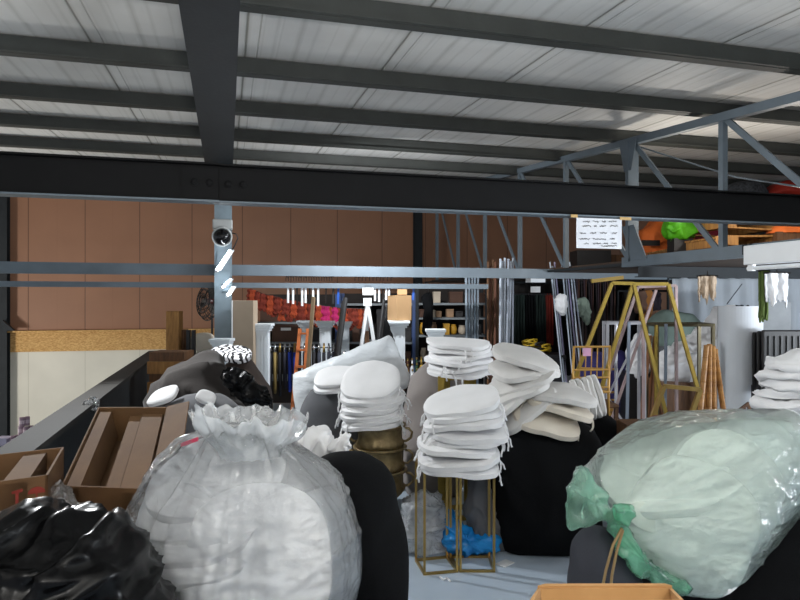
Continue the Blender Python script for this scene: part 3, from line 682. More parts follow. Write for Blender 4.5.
sk = sack('stuffed_sack', 'slate grey cloth sack with a gold cord, left below the green bag', 'sack', [(573, 565), (582, 538), (598, 526), (618, 534), (634, 560), (642, 620), (648, 720), (620, 780), (585, 780), (568, 720), (570, 620)], 2.13, .15, mat('slate_cloth', '#3b3d44', .9, var=.08, bump=.12, bs=110, spec=.2), amp=.01, ridge=.012, rsc=5, seed=56, zmin=.004)
obj('cord', MB().tube([W(622, 528, 1.98), W(613, 545, 1.965), W(606, 570, 1.955), W(600, 600, 1.955), W(598, 640, 1.955)], .0045, 6), mat('gold_cord', '#8d744b', .6, bump=.3, bs=200), sk, smooth=True)
obj('cord', MB().tube([W(623, 530, 1.98), W(617, 550, 1.96), W(612, 575, 1.95), W(609, 605, 1.95), W(610, 640, 1.95)], .0045, 6), MATS['gold_cord'], sk, smooth=True)

# ================================================================== cartons
def carton(FL, FR, BR, h, label, m=None, flaps=(), dividers=0, th=.007, loc=None, name='carton'):
    """open cardboard carton hanging below its three given top corners"""
    m = m or M_card; FL, FR, BR = V(FL), V(FR), V(BR); BL = FL+BR-FR
    n = (FR-FL).cross(BR-FR).normalized()
    if n.z < 0: n = -n
    dn = -n*h; c = (FL+FR+BL+BR)/4+dn
    t = thing(name, label, 'box', c)
    for a, b, nm in ((FL, FR, 'front'), (FR, BR, 'side'), (BR, BL, 'back'), (BL, FL, 'side')):
        inn = ((FL+BR)/2-(a+b)/2).normalized()*th
        obj('wall_panel', MB().prism([a, b, b+dn, a+dn], inn), m, t)
    obj('bottom_panel', MB().prism([FL+dn, FR+dn, BR+dn, BL+dn], n*th), M_carddk, t)
    for (which, k, out) in flaps:
        a, b = {'front': (FL, FR), 'right': (FR, BR), 'back': (BR, BL), 'left': (BL, FL)}[which]
        o = ((a+b)/2-(FL+BR)/2).normalized()
        q = (o*out+n*(1-abs(out))).normalized()*k
        obj('flap', MB().prism([a, b, b+q-(b-a)*.05, a+q+(b-a)*.05], (q.cross(b-a)).normalized()*.005), m, t)
    for i in range(dividers):
        f = (i+1)/(dividers+1); a = FL.lerp(FR, f)-n*.02; b = BL.lerp(BR, f)-n*.02
        obj('divider', MB().prism([a, b, b+dn*.8, a+dn*.8], (FR-FL).normalized()*.006), m, t)
    return t, FL, FR, BR, BL, n
c1 = carton(W(-42, 487, 1.82), W(48, 475, 1.95), W(64, 447, 2.32), .36, 'small open carton with a red print, at the left edge against the parapet')
t, FL, FR, BR, BL, n = c1
for f in (.45,):
    a = FL.lerp(FR, f); b = BL.lerp(BR, f); obj('divider', MB().prism([a-n*.01, b-n*.01, b-n*.2, a-n*.2], (FR-FL).normalized()*.07), M_card, t)
red = mat('red_ink', '#8e2f25', .8)
ex = (FR-FL).normalized(); out = n.cross(ex); out = -out if out.dot(FW) > 0 else out
def onf(x, y): return FL+ex*x-n*y+out*.0015
Lf = (FR-FL).length
mk = MB()
x0 = Lf-.085
mk.prism([onf(x0, .035), onf(x0+.008, .03), onf(x0+.008, .085), onf(x0, .085)], out*.001)
mk.prism([onf(x0-.01, .035), onf(x0+.018, .03), onf(x0+.018, .04), onf(x0-.01, .042)], out*.001)
for i in range(6):
    a0, a1 = PI*i/6, PI*(i+1)/6; cx = x0+.055
    mk.prism([onf(cx+.024*math.cos(a0), .05-.02*math.sin(a0)), onf(cx+.024*math.cos(a1), .05-.02*math.sin(a1)), onf(cx, .05)], out*.001)
mk.prism([onf(x0+.053, .05), onf(x0+.057, .05), onf(x0+.057, .085), onf(x0+.053, .085)], out*.001)
obj('red_print', mk, red, t)
carton(W(61, 486, 2.2), W(150, 489, 2.12), W(168, 407, 2.75), .17, 'large open carton tipped up behind the clear bag of pads', flaps=(('right', .12, .75),), dividers=0)
big = bpy.data.objects['carton.001']
FL, FR, BR = W(61, 486, 2.2), W(150, 489, 2.12), W(168, 407, 2.75); BL = FL+BR-FR; n = (FR-FL).cross(BR-FR).normalized(); n = n if n.z > 0 else -n
for f0, f1, dz in ((.04, .2, .01), (.46, .62, .03), (.64, .92, .02)):
    a, b = FL.lerp(FR, f0)-n*dz, FL.lerp(FR, f1)-n*dz; e = (BL-FL)*.96
    obj('divider', MB().prism([a, b, b+e, a+e], -n*.12), M_card, big)
def solid_carton(x0, x1, y0, y1, z0, z1, label, m=None, rz=0, name='carton'):
    t = thing(name, label, 'box', ((x0+x1)/2, (y0+y1)/2, z0))
    c = V(((x0+x1)/2, (y0+y1)/2, (z0+z1)/2)); rot = Matrix.Rotation(rz, 3, 'Z')
    obj('body', MB().box(c, (x1-x0, y1-y0, z1-z0), rot), m or M_card, t, bevel=.004)
    obj('tape', MB().box(V((c.x, c.y, z1+.001)), ((x1-x0)*.98, .05, .002), rot), mat('parcel_tape', '#a5845a', .3), t)
    return t
solid_carton(-.86, -.36, 1.45, 2.02, .005, .70, 'closed carton under the small printed carton at left', M_carddk)
solid_carton(-.62, -.1, 2.06, 2.75, .005, .80, 'closed carton under the large tipped carton', M_card)
solid_carton(-.34, -.02, 1.5, 1.98, .005, .55, 'closed carton between the black bin bag and the clear bag', M_card)
carton(W(529, 601, 1.08), W(684, 600, 1.13), W(672, 588, 1.3), 1.04, 'tall open carton with torn rim, at the bottom edge of the view', m=mat('bright_cardboard', '#b58a57', .85, col2='#a37746', vs=7, bump=.05), flaps=(('back', .012, .8),))
# black bin bag, bottom left
sack('bin_bag', 'big glossy black plastic bin bag in the bottom left corner', 'bag', [(-62, 596), (-40, 558), (-10, 530), (8, 514), (26, 507), (46, 518), (60, 515), (78, 521), (92, 533), (100, 520), (112, 524), (117, 542), (132, 560), (150, 585), (166, 625), (150, 690), (60, 708), (-40, 700), (-66, 650)],
     1.5, .24, M_bin, amp=.018, sc=5, ridge=.03, rsc=4.6, rst=(.6, .6, 2.6), seed=61, N=170, K=30, cen=(40, 610), fine=.009)
sack('plastic_scrap', 'small scrap of clear plastic film between the two open cartons', 'bag', [(48, 505), (55, 488), (62, 482), (70, 494), (76, 508), (68, 515), (56, 514)], 2.02, .03, M_clear, amp=.01, sc=12, ridge=.02, rsc=14, seed=62, fine=.01)
sack('plastic_scrap', 'crumpled clear plastic film on the parapet side of the tipped carton', 'bag', [(84, 405), (88, 399), (95, 399), (99, 404), (94, 410), (86, 410)], 4.3, .03, M_clear, amp=.01, sc=12, ridge=.02, rsc=14, seed=63)

# ================================================================== litter on the floor
sack('plastic_bag', 'crumpled clear plastic bag on the floor behind the near gold stands', 'bag', [(394, 545), (392, 528), (402, 508), (415, 498), (434, 496), (446, 512), (451, 530), (449, 549), (425, 554)], 4.15, .17, film('clear_film_crumpled', '#f0f5fb', .66, bump=.9, bs=16, vary=.25),
     amp=.02, sc=7, ridge=.05, rsc=8, seed=71, N=100, K=18, zmin=.003, fine=.02)
sack('plastic_bag', 'bright blue plastic bag on the floor beside the crumpled clear bag', 'bag', [(446, 545), (444, 525), (452, 512), (460, 524), (474, 532), (492, 533), (500, 543), (497, 552), (470, 555)], 4.02, .1, mat('blue_film', '#1f8fd8', .25, col2='#1570b8', vs=10, bump=.6, bs=14),
     amp=.015, sc=8, ridge=.035, rsc=9, seed=72, N=90, K=14, zmin=.003, fine=.012)
g = fl(505, 564); tag(obj('paper_card', MB().box((g.x, g.y, .004), (.1, .07, .004), Matrix.Rotation(.5, 3, 'Z')), mat('card_white', '#dfe0e0', .6)), 'small white card lying on the floor right of the gold stands', 'card')
g = fl(445, 580); tag(obj('tie_string', MB().tube([fl(440, 578)+UP*.006, fl(443, 581)+UP*.008, fl(447, 579)+UP*.006, fl(450, 582)+UP*.006], .006, 6), M_fab), 'short white tie string on the floor before the gold stands', 'string')
# ================================================================== pads at the right edge on a crate
ct = thing('plastic_crate', 'white ribbed plastic crate stack under folded white cloths, right edge', 'crate', W(800, 600, 3.3))
cx = W(806, 300, 3.3)
for k in range(3):
    z = k*.335
    obj('crate_body', MB().box((cx.x, cx.y, z+.165), (.42, .36, .325), Matrix.Rotation(-TH, 3, 'Z')), M_white, ct, bevel=.01)
    rb = MB()
    for i in range(7): rb.box(V((cx.x, cx.y, z+.155))+RT*(-.18+.06*i)-FW*.185, (.012, .012, .26), Matrix.Rotation(-TH, 3, 'Z'))
    obj('rib', rb, M_white, ct)
for k in range(5):
    y = 404-10.2*k
    o = sack('folded_cloth', 'thick folded white cloth at the right edge, %s from the bottom' % nth(k), 'cloth', [(764+2*k, y+5), (762+3*k, y-1), (772+2*k, y-5), (800, y-6-k), (845, y-6), (862, y), (858, y+5), (810, y+6)], 3.3, .15, M_fab, amp=.015, sc=9, ridge=.03, rsc=8, rst=(.7, .7, 2), seed=80+k, N=110, K=14, pw=.5, group='folded white cloths at the right edge')
# ================================================================== middle distance, left
RZ = Matrix.Rotation(-TH, 3, 'Z')
def fbox(mb, lat, d, z0, z1, wx, wy, rot=RZ):
    c = loc3(lat, d, (z0+z1)/2); return mb.box(c, (wx, wy, z1-z0), rot)
def lat(px, d): return (px-400)/F*d
def zz(py, d): return H-(py-300)/F*d
M_speaker = mat('satin_black', '#1a1a1c', .5)
# timber post and low crate at the end of the parapet
t = thing('timber_post', 'square timber post standing at the far end of the parapet', 'post', W(174.5, 300, 7.0)*1-UP*H)
obj('post', fbox(MB(), lat(174.5, 7), 7, .004, zz(311, 7), .14, .14), M_wood, t, bevel=.006)
obj('splice_board', fbox(MB(), lat(180.5, 7), 7.1, .2, zz(330, 7), .05, .16), M_wooddk, t)
t = thing('wooden_crate', 'low brown wooden crate beside the timber post', 'crate', W(172, 300, 6.4)-UP*H)
obj('body', fbox(MB(), lat(172, 6.4), 6.4, .004, zz(351, 6.4), .34, .3), M_wooddk, t)
sl = MB()
for i in range(5): fbox(sl, lat(172, 6.4), 6.235, .08+.2*i, .2+.2*i, .36, .02)
obj('slats', sl, M_wood, t)
for i, (x, lb) in enumerate(((188.5, 'left'), (193.5, 'right'))):
    tag(obj('black_post', fbox(MB(), lat(x, 6.9), 6.9, .004, zz(330, 6.9), .035, .05), M_speaker), 'slim black upright post, %s one of the pair beside the timber post' % lb, 'post', 'pair of slim black posts')
pad(W(202, 347, 7.1), -FW+UP*.1, UP, 'cream round cushion standing behind the slim black posts', size=.32, th=.08, variant=2, m=M_cream, ties=False)
tag(obj('plinth', fbox(MB(), lat(203, 7.15), 7.2, .004, zz(358, 7.1), .4, .3), M_wooddk), 'dark wooden plinth under the cream round cushion', 'plinth')
# fan
fd = 8.0; t = thing('pedestal_fan', 'tall black pedestal fan with a round wire cage', 'fan', W(212, 300, fd)-UP*H)
fc = W(209, 301.5, fd-.12); ax = (-FW*.72-RT*.65+UP*.12).normalized(); X = ax.cross(UP).normalized(); Y2 = ax.cross(X)
def fp(a, r, o=0): return fc+(X*math.cos(a)+Y2*math.sin(a))*r+ax*o
cage = MB()
for r, o in ((.235, 0), (.2, .05), (.14, .075), (.08, .085), (.2, -.05), (.13, -.075)):
    cage.tube([fp(2*PI*i/28, r, o) for i in range(29)], .007, 4)
for i in range(26):
    a = 2*PI*i/26; cage.tube([fp(a, .03, .085), fp(a, .14, .075), fp(a, .2, .05), fp(a, .235, 0), fp(a, .2, -.05), fp(a, .1, -.08)], .004, 4)
obj('cage', cage, M_black, t)
for i in range(3):
    a0 = 2*PI*i/3
    obj('blade', MB().quadgrid(lambda u, v: fp(a0+.9*(v-.5)*(1 if u > .1 else .4)+.3*u, .035+.165*u, .03*(v-.5)), 8, 6), mat('fan_blade', '#3a3836', .4), t, solid=.003)
obj('hub', MB().lathe([(.04, -.13), (.05, -.12), (.05, -.02), (.035, .03), (.01, .035)], fc, 16, ax.to_track_quat('Z', 'Y').to_matrix()), mat('fan_hub', '#4a2624', .4), t)
obj('pole', MB().tube([W(212, 300, fd)+UP*.0, V((W(212, 300, fd).x, W(212, 300, fd).y, .04))], .013, 8), M_black, t)
obj('motor', MB().bar(fc-ax*.1, W(212, 300, fd)+UP*.02, .07), M_black, t)
obj('foot', MB().lathe([(.2, 0), (.2, .02), (.05, .04), (.02, .06)], W(212, 300, fd)-UP*(H-.004), 24), M_black, t)
# tall carton by the post
d = 6.6; solid = thing('tall_carton', 'tall narrow cardboard carton standing right of the steel post', 'box', W(243, 300, d+.15)-UP*H)
obj('body', fbox(MB(), lat(242.5, d), d+.12, .004, zz(300.5, d), .215, .2), mat('pale_cardboard', '#a1907c', .85, var=.05, vs=4), solid, bevel=.003)
obj('edge_strip', fbox(MB(), lat(232, d), d+.0, .004, zz(300.5, d), .012, .012), M_white, solid)

# pedestals
def pedestal(px, ytop, d, wpx, label, z0=.004):
    w = wpx/F*d; zt = zz(ytop, d); l = lat(px, d)
    t = thing('display_pedestal', label, 'pedestal', loc3(l, d, z0), 0, 'white display pedestals')
    cap = MB(); fbox(cap, l, d, zt-.03, zt, w, w); fbox(cap, l, d, zt-.055, zt-.03, w*.88, w*.88); fbox(cap, l, d, zt-.08, zt-.055, w*.76, w*.76)
    obj('capital', cap, M_ped, t, bevel=.004)
    sh = MB(); fbox(sh, l, d, z0+.1, zt-.08, w*.6, w*.6)
    for i in (-1, 0, 1):
        c = loc3(l+i*w*.17, d-w*.3, (z0+zt)/2+.02); sh.box(c, (w*.09, .012, zt-z0-.3), RZ)
    obj('shaft', sh, M_ped, t)
    bs = MB(); fbox(bs, l, d, z0, z0+.06, w, w); fbox(bs, l, d, z0+.06, z0+.1, w*.82, w*.82)
    obj('base', bs, M_ped, t, bevel=.004)
pedestal(263, 323.5, 6.8, 19.5, 'white fluted pedestal standing nearest the tall cardboard carton')
pedestal(306, 320.5, 8.0, 17, 'white fluted pedestal behind the orange step ladder')
pedestal(325.5, 321, 8.0, 18, 'white fluted pedestal right of the brown leaning plank')
pedestal(344.5, 321.5, 8.3, 15, 'white pedestal behind the black leaning poles')
pedestal(397.5, 320.5, 7.2, 25, 'white fluted pedestal carrying the square cardboard box')
pedestal(435.5, 329, 6.6, 20, 'white pedestal whose top shows over the second stack of pads')
pedestal(222, 338.5, 6.4, 21, 'white pedestal whose top shows left of the zebra cushion')
# box on pedestal
d = 7.2; t = thing('carton', 'square brown cardboard box on the white pedestal', 'box', W(400, 320, d))
c0 = W(399.5, 320, d+.0); z0 = zz(320.3, d); b = MB(); b.box(V((c0.x, c0.y, (z0+zz(295.5, d))/2)), (.2, .19, zz(295.5, d)-z0), Matrix.Rotation(-TH+.55, 3, 'Z'))
obj('body', b, mat('new_cardboard', '#b08d64', .85, var=.06, vs=4), t, bevel=.003)
tp = MB(); tp.box(V((c0.x, c0.y, zz(295.5, d)+.001)), (.21, .05, .002), Matrix.Rotation(-TH+.55, 3, 'Z')); obj('tape', tp, MATS['parcel_tape'], t)
t = thing('carton', 'small tan carton on top of the square cardboard box', 'box', W(402, 295, d))
obj('body', MB().box(V((c0.x, c0.y, zz(295.5, d)+.003))+UP*.035+RT*.03, (.11, .1, .06), RZ), MATS['new_cardboard'], t, bevel=.002)
obj('flap', MB().box(V((c0.x, c0.y, zz(295.5, d)+.068))+RT*.03, (.12, .04, .004), RZ), M_card, t)

# orange step ladder, plank, poles, easel
d = 7.0; M_or = mat('orange_paint', '#b3622f', .55, var=.1)
t = thing('step_ladder', 'orange wooden step ladder leaning behind the brown plank', 'ladder', W(300, 428, d))
a, b_ = W(304, 329, d+.25), W(294.5, 447, d-.1); o2 = RT*.09
obj('rail', MB().bar(a-o2*.5, b_-o2*.7, .035, .05, up=FW), M_or, t); obj('rail', MB().bar(a+o2*.5, b_+o2*.7, .035, .05, up=FW), M_or, t)
for i in range(7):
    f = .04+.145*i; p = a.lerp(b_, f); w = .09+.04*f
    obj('tread', MB().box(p, (w, .08, .02), RZ), M_or, t)
obj('bracket', MB().bar(W(300, 420, d), W(293, 447, d+.2), .02), M_or, t)
M_plank = mat('grey_brown_wood', '#7d6a4f', .75, col2='#66553d', vs=6, stretch=(5, 5, 1))
tag(obj('wooden_plank', MB().bar(W(313.5, 297, 6.9), W(302, 448, 6.75), .075, .035, up=RT), M_plank, bevel=.003), 'long grey brown plank leaning upright before the orange ladder', 'plank')
for (p, q, lb, r) in ((W(345.5, 298, 7.3), W(328, 430, 6.9), 'thick black pole leaning left of the white easel, front one', .03), (W(343.5, 301, 7.45), W(325, 428, 7.1), 'black pole leaning left of the white easel, rear one', .022),
                      (W(384, 300, 7.5), W(368, 428, 7.1), 'black pole leaning right of the white easel', .02), (W(386.5, 305, 7.6), W(376, 428, 7.2), 'dark grey pole just right of the easel poles', .014)):
    tag(obj('black_pole', MB().tube([p, q], r, 10), M_speaker), lb, 'pole')
sack('folded_umbrella', 'black folded umbrella standing before the square cardboard box', 'umbrella', [(386, 317), (390, 330), (396, 350), (399, 380), (399, 425), (386, 428), (382, 380), (383, 340)], 7.0, .06, M_blk, amp=.01, ridge=.02, rsc=12, rst=(2, 2, .3), seed=91, zmin=.004, N=50, K=8)
d = 7.2; t = thing('easel', 'white three legged easel in the middle of the hall', 'easel', W(368, 443, d))
ap = W(367.5, 302, d)
for (x, y, dd) in ((350, 425, d-.1), (387, 425, d-.1), (366, 418, d+.55)):
    obj('leg', MB().bar(ap, W(x, y, dd), .03, .03), M_white, t)
obj('head', MB().box(ap+UP*.0, (.09, .05, .09), RZ), M_white, t)
d = 7.0; t = thing('wooden_bracket', 'small brown wooden A-shaped bracket before the white easel', 'stand', W(368, 446, d))
for s in (-1, 1): obj('leg', MB().bar(W(367, 331, d), W(367+s*8, 428, d), .03, .04, up=FW), M_wooddk, t)
obj('crosspiece', MB().bar(W(361, 372, d), W(373, 372, d), .03), M_wooddk, t)

# wrapped mattress
M_wrap = mat('wrapped_white', '#d5dade', .3, var=.04, vs=5, bump=.35, bs=14, spec=.5, stretch=(1, 1, 3))
t = thing('wrapped_mattress', 'white plastic wrapped mattress lying aslant behind the gold urns', 'mattress', W(350, 420, 5.2))
obj('body', blob([(293, 378), (296, 373), (320, 363), (340, 355), (365, 344.5), (386, 336.5), (390, 336.5), (394, 342), (402, 358), (410, 376), (409, 384), (400, 390), (360, 405), (320, 420), (304, 424), (297, 412), (293, 392)], 5.5, .17, amp=.006, ridge=.012, rsc=7, rst=(1, 1, 1), seed=95, N=100, K=12, pw=.45), M_wrap, t, smooth=True)
obj('pink_sticker', MB().lathe([(.02, 0), (.02, .004)], W(326.5, 372, 5.325), 16, Matrix.Rotation(PI/2, 3, 'X')), mat('pink_paper', '#e0348c', .6), t)
sack('stuffed_sack', 'dark sack under the wrapped mattress', 'sack', [(300, 432), (330, 412), (370, 396), (404, 392), (412, 430), (408, 482), (350, 486), (300, 482)], 5.6, .28, M_blk, amp=.02, seed=96, zmin=.004)

# ropes for barriers on a rail
t = thing('garment_rail', 'chrome rail on two posts carrying the coloured barrier ropes', 'rail', W(280, 447, 7.0))
M_chrome = mat('chrome', '#c7cbd0', .18, metal=1, var=.03)
obj('bar', MB().tube([W(262, 346, 7.25), W(342, 348, 7.5)], .008, 6), M_chrome, t)
for x, dd in ((264, 7.25), (340, 7.5)): obj('post', MB().tube([W(x, 346, dd), V((W(x, 346, dd).x, W(x, 346, dd).y, .004))], .012, 6), M_chrome, t)
cols = ['#15151b', '#2a2c33', '#8f7a45', '#16161c', '#222433', '#1d3fae', '#1c46c0', '#23252b', '#15151b', '#1a4f3a', '#1b1b20', '#2a2f3c', '#17181c', '#333640', '#1c2030', '#5b5d66']
cn = ['black', 'charcoal', 'tarnished gold', 'black', 'navy', 'bright blue', 'bright blue', 'charcoal', 'black', 'dark green', 'black', 'slate', 'black', 'grey', 'navy', 'pale grey']
for i in range(16):
    f = (i+.5)/16; x = 263+78*f; dd = 7.25+.25*f; p = W(x, 347, dd)
    t = thing('barrier_rope', '%s barrier rope hanging on the chrome rail, %s from the left' % (cn[i], nth(i)), 'rope', p-UP*.5, 0, 'barrier ropes on the chrome rail')
    L = .40+.12*((i*37) % 7)/7; s = FW*.03; m = mat('rope_'+cn[i].replace(' ', '_'), cols[i], .8)
    rp = obj('rope', MB().tube([p-s-UP*.06, p-s-UP*(L*.6), p-s*.7-UP*L, p-UP*(L+.05), p+s*.7-UP*L, p+s-UP*(L*.6), p+s-UP*.06], .017, 8), m, t, smooth=True)
    obj('hook', MB().tube([p-s-UP*.06, p-s*.7-UP*.01, p+UP*.035, p+s*.7-UP*.01, p+s-UP*.06], .012, 6), M_chrome if i % 3 else M_gold, rp, smooth=True)
# stanchion tops peeking
for i, x in enumerate((247, 331, 338, 344)):
    dd = 7.7; p = W(x, 352+3*(i % 2), dd); t = thing('barrier_post', 'chrome barrier post with a round top, %s from the left' % nth(i), 'post', V((p.x, p.y, .004)), 0, 'chrome barrier posts')
    po = obj('post', MB().tube([p, V((p.x, p.y, .03))], .022, 10), M_chrome, t); obj('finial', MB().lathe([(.02, -.03), (.035, -.01), (.04, .01), (.03, .035), (.008, .05)], p, 12), M_chrome, po, smooth=True)
    obj('foot', MB().lathe([(.15, 0), (.15, .015), (.03, .04)], V((p.x, p.y, .004)), 20), M_chrome, t)

# marigold garlands on a cord
cd = 8.6
cord = [W(250, 289, cd), W(262, 293.5, cd), W(280, 298, cd), W(300, 302, cd), W(320, 305.5, cd), W(340, 308, cd), W(366, 309, cd)]
tag(obj('garland_rope', MB().tube(cord, .008, 5), M_black), 'cord sagging across the rack with orange garlands', 'cord')
gc = [mat('marigold_orange', '#a8421c', .9, var=.2, bump=.6, bs=50), mat('marigold_rust', '#7d2a16', .9, var=.2, bump=.6, bs=50), mat('marigold_pink', '#b81e64', .9, var=.2, bump=.6, bs=50)]
gn = ['orange', 'rust red', 'pink']
for i in range(30):
    f = i/29*5.99; k = int(f); p = cord[k].lerp(cord[k+1], f-k); q = (2 if i in (20, 21, 23) else (0 if (i*7) % 3 == 1 else 1))
    L = (.22+.04*math.sin(i*2.7))*(1.15 if i > 5 else .9)
    def gfn(u, v, p=p, L=L, i=i):
        a = 2*PI*u; w = .045*(1+.25*math.sin(v*17+i)+.15*math.sin(5*a+i))*(.75+.5*v if v < .8 else 1.15*(1-(v-.8)*2.5*(.6+.4*math.sin(3*a))))
        return p+RT*(w*math.cos(a))+FW*(.6*w*math.sin(a)+.012*(-1)**i)-UP*(L*v+.012*math.sin(4*a+i)*v)
    o = tag(obj('flower_garland', MB().quadgrid(gfn, 14, 16), gc[q], smooth=False), '%s flower garland on the sagging cord, %s from the left' % (gn[q], nth(i)), 'garland', 'flower garlands on the cord')
# hooks standing in a row above the lower rail, and rods hung under it
M_dkmetal = mat('dark_metal', '#2b2724', .45, metal=.6)
for i in range(30):
    x = (286+2.55*i) if i < 19 else (355+3.6*(i-19))
    p = WY(x, 281, 7.375); h = .055+.02*((i*13) % 5)/5
    tag(obj('hook', MB().tube([p+UP*.0, p+UP*h*.6, p+UP*h+RT*.008, p+UP*h*.9+RT*.02, p+UP*h*.6+RT*.018], .0045, 5), M_dkmetal), 'small dark hook along the lower rail, %s from the left' % nth(i), 'hook', 'hooks along the lower rail')
for i in range(14):
    x = (288, 293, 297, 302, 305.5, 309.5, 313, 318, 326, 375, 379, 383, 386, 389)[i]; p = WY(x, 287, 7.39); q = WY(x, (303 if i < 9 else 300)+((i*5) % 4), 7.39)
    wht = i % 3 != 2
    tag(obj('hanger_rod', MB().tube([p, q], .013 if wht else .009, 6), M_white if wht else M_dkmetal), '%s short rod hanging under the lower rail, %s from the left' % ('white' if wht else 'dark', nth(i)), 'rod', 'rods hanging under the lower rail')
for i, x in enumerate((333.5, 338.5, 413.5)):
    p = WY(x, 287 if i < 2 else 286, 7.41); q = WY(x-.5, 304 if i < 2 else 300, 7.41)
    tag(obj('tool', MB().bar(p, q, .024, .014, up=FW), mat('blue_plastic', '#2151a8', .4) if i else M_speaker), ('small black tool', 'blue handled tool', 'second blue tool, farther right,')[i]+' hanging under the lower rail', 'tool')
p = WY(368, 291, 7.3); tag(obj('paper_card', MB().box(p+UP*-.005, (.13, .004, .085)), mat('card_white', '#dfe0e0', .6)), 'white paper card hanging on the lower rail above the easel', 'card')
tag(obj('card_hanger', MB().tube([WY(365, 288, 7.31), WY(365, 286, 7.33), WY(371, 286, 7.33), WY(371, 288, 7.31)], .003, 4), M_dkmetal), 'thin wire holding the paper card', 'wire')

# ================================================================== shelving behind
def shelf_unit(x0, x1, d, dd, levels, ztop, label, mup, msh, back=True):
    """free standing rack between two pixel columns"""
    t = thing('storage_rack', label, 'rack', loc3((lat(x0, d)+lat(x1, d))/2, d+dd/2, 0))
    for x in (x0, x1):
        for q in (0, dd): obj('upright', fbox(MB(), lat(x, d), d+q, .003, ztop, .05, .04), mup, t)
    for z in levels:
        obj('shelf', fbox(MB(), (lat(x0, d)+lat(x1, d))/2, d+dd/2, z-.03, z, lat(x1, d)-lat(x0, d), dd), msh, t)
    if back: obj('shade_sheet', fbox(MB(), (lat(x0, d)+lat(x1, d))/2, d+dd+.03, .02, ztop, lat(x1, d)-lat(x0, d), .02), mat('shade_dark', '#231d1a', .9), t)  # dark sheet added to stand for the shade behind the shelves
    return t
M_blue = mat('blue_steel', '#27406e', .5); M_shelf = mat('shelf_grey', '#777d80', .6)
D1 = 9.2
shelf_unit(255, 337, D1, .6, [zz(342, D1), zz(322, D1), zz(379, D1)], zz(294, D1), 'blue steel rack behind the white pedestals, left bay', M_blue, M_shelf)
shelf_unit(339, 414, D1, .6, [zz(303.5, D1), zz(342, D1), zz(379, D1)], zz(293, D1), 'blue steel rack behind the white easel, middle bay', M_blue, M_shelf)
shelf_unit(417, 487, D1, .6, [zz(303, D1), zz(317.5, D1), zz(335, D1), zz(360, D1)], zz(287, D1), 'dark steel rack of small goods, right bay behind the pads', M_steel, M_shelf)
M_br = [mat('goods_brown', '#4a3022', .8), mat('goods_tan', '#94765a', .8), mat('goods_dark', '#1c1a1a', .7), mat('goods_yellow', '#b98a1e', .55), mat('goods_pale', '#b9ab98', .8)]
bn = ['brown', 'tan', 'black', 'yellow', 'pale']
def goods(x0, x1, ybase, hpx, k, i, label, round_=False):
    d = D1+.12; z = zz(ybase, D1)+.003; w = lat(x1, d)-lat(x0, d); h = hpx/F*d; l = (lat(x0, d)+lat(x1, d))/2
    t = thing('storage_box' if not round_ else 'pot', label, 'box' if not round_ else 'pot', loc3(l, d, z))
    if round_:
        obj('pot', MB().lathe([(w*.3, 0), (w*.46, h*.2), (w*.5, h*.5), (w*.42, h*.8), (w*.3, h*.9)], loc3(l, d, z), 16), M_br[k], t, smooth=True)
        obj('rim', MB().lathe([(w*.3, h*.88), (w*.36, h*.92), (w*.36, h), (w*.26, h)], loc3(l, d, z), 16), M_br[k], t)
    else:
        obj('body', fbox(MB(), l, d, z, z+h*.82, w, .25), M_br[k], t, bevel=.004)
        obj('lid', fbox(MB(), l, d, z+h*.82, z+h, w*1.04, .27), M_br[k], t, bevel=.003)
    return t
bx = goods(274, 302, 342, 17, 0, 0, 'wide dark brown box with a white label, on the left rack')
obj('label_card', MB().box(loc3(lat(286, D1), D1-.008, zz(328, D1)), (.145, .004, .07), RZ), MATS['card_white'], bx)
goods(258, 272, 342, 11, 1, 0, 'tan box beside the labelled brown box on the left rack')
goods(262, 300, 322, 16, 0, 1, 'long brown box on the upper shelf of the left rack')
goods(303, 331, 322, 14, 2, 1, 'black box on the upper shelf of the left rack')
goods(310, 332, 342, 14, 2, 1, 'black box beside the labelled brown box on the left rack')
for i, (x0, x1, yb, h, k, r) in enumerate(((344, 352, 342, 30, 2, 0), (353, 360, 342, 25, 0, 0), (377, 392, 342, 32, 2, 0), (393, 411, 342, 14, 2, 0), (346, 372, 379, 25, 2, 0), (376, 410, 379, 26, 0, 0))):
    goods(x0, x1, yb, h, k, i, '%s storage box on the middle rack, %s counted from upper left' % (bn[k], nth(i)))
for i, (x0, x1, yb, h, k, r) in enumerate(((433, 440, 303, 11, 4, 0), (449, 462, 303, 11, 0, 0), (466, 484, 303, 10, 0, 0), (431, 435, 317.5, 7, 4, 0), (436, 441, 317.5, 6, 1, 0), (446, 453, 317.5, 8, 1, 0), (455, 462, 317.5, 6, 2, 0), (466, 480, 317.5, 8, 2, 0),
                                           (419, 426, 335, 12, 3, 1), (430, 437, 335, 12, 1, 1), (443, 449, 335, 11, 3, 0), (450, 457, 335, 10, 3, 1), (458, 466, 335, 9, 4, 1), (468, 480, 335, 10, 2, 0), (419, 426, 317.5, 8, 0, 0), (420, 427, 360, 11, 4, 1), (428, 436, 360, 14, 2, 0), (438, 450, 360, 12, 0, 0))):
    goods(x0, x1, yb, h, k, i, '%s %s on the right rack of small goods, %s counted from upper left' % (bn[k], 'pot' if r else 'box', nth(i)), r)
tag(obj('black_bag', blob([(421, 297), (430, 292), (433, 300), (432, 330), (428, 336), (422, 332), (424, 310)], 8.7, .08, amp=.01, seed=101, N=50, K=8), M_blk, smooth=True), 'black garment bag hanging in front of the right rack', 'bag')
tag(obj('bag_hook', MB().tube([W(428, 293, 8.7), WY(428, 286, 7.42)], .004, 5), M_dkmetal), 'wire hook that holds the black garment bag', 'hook')
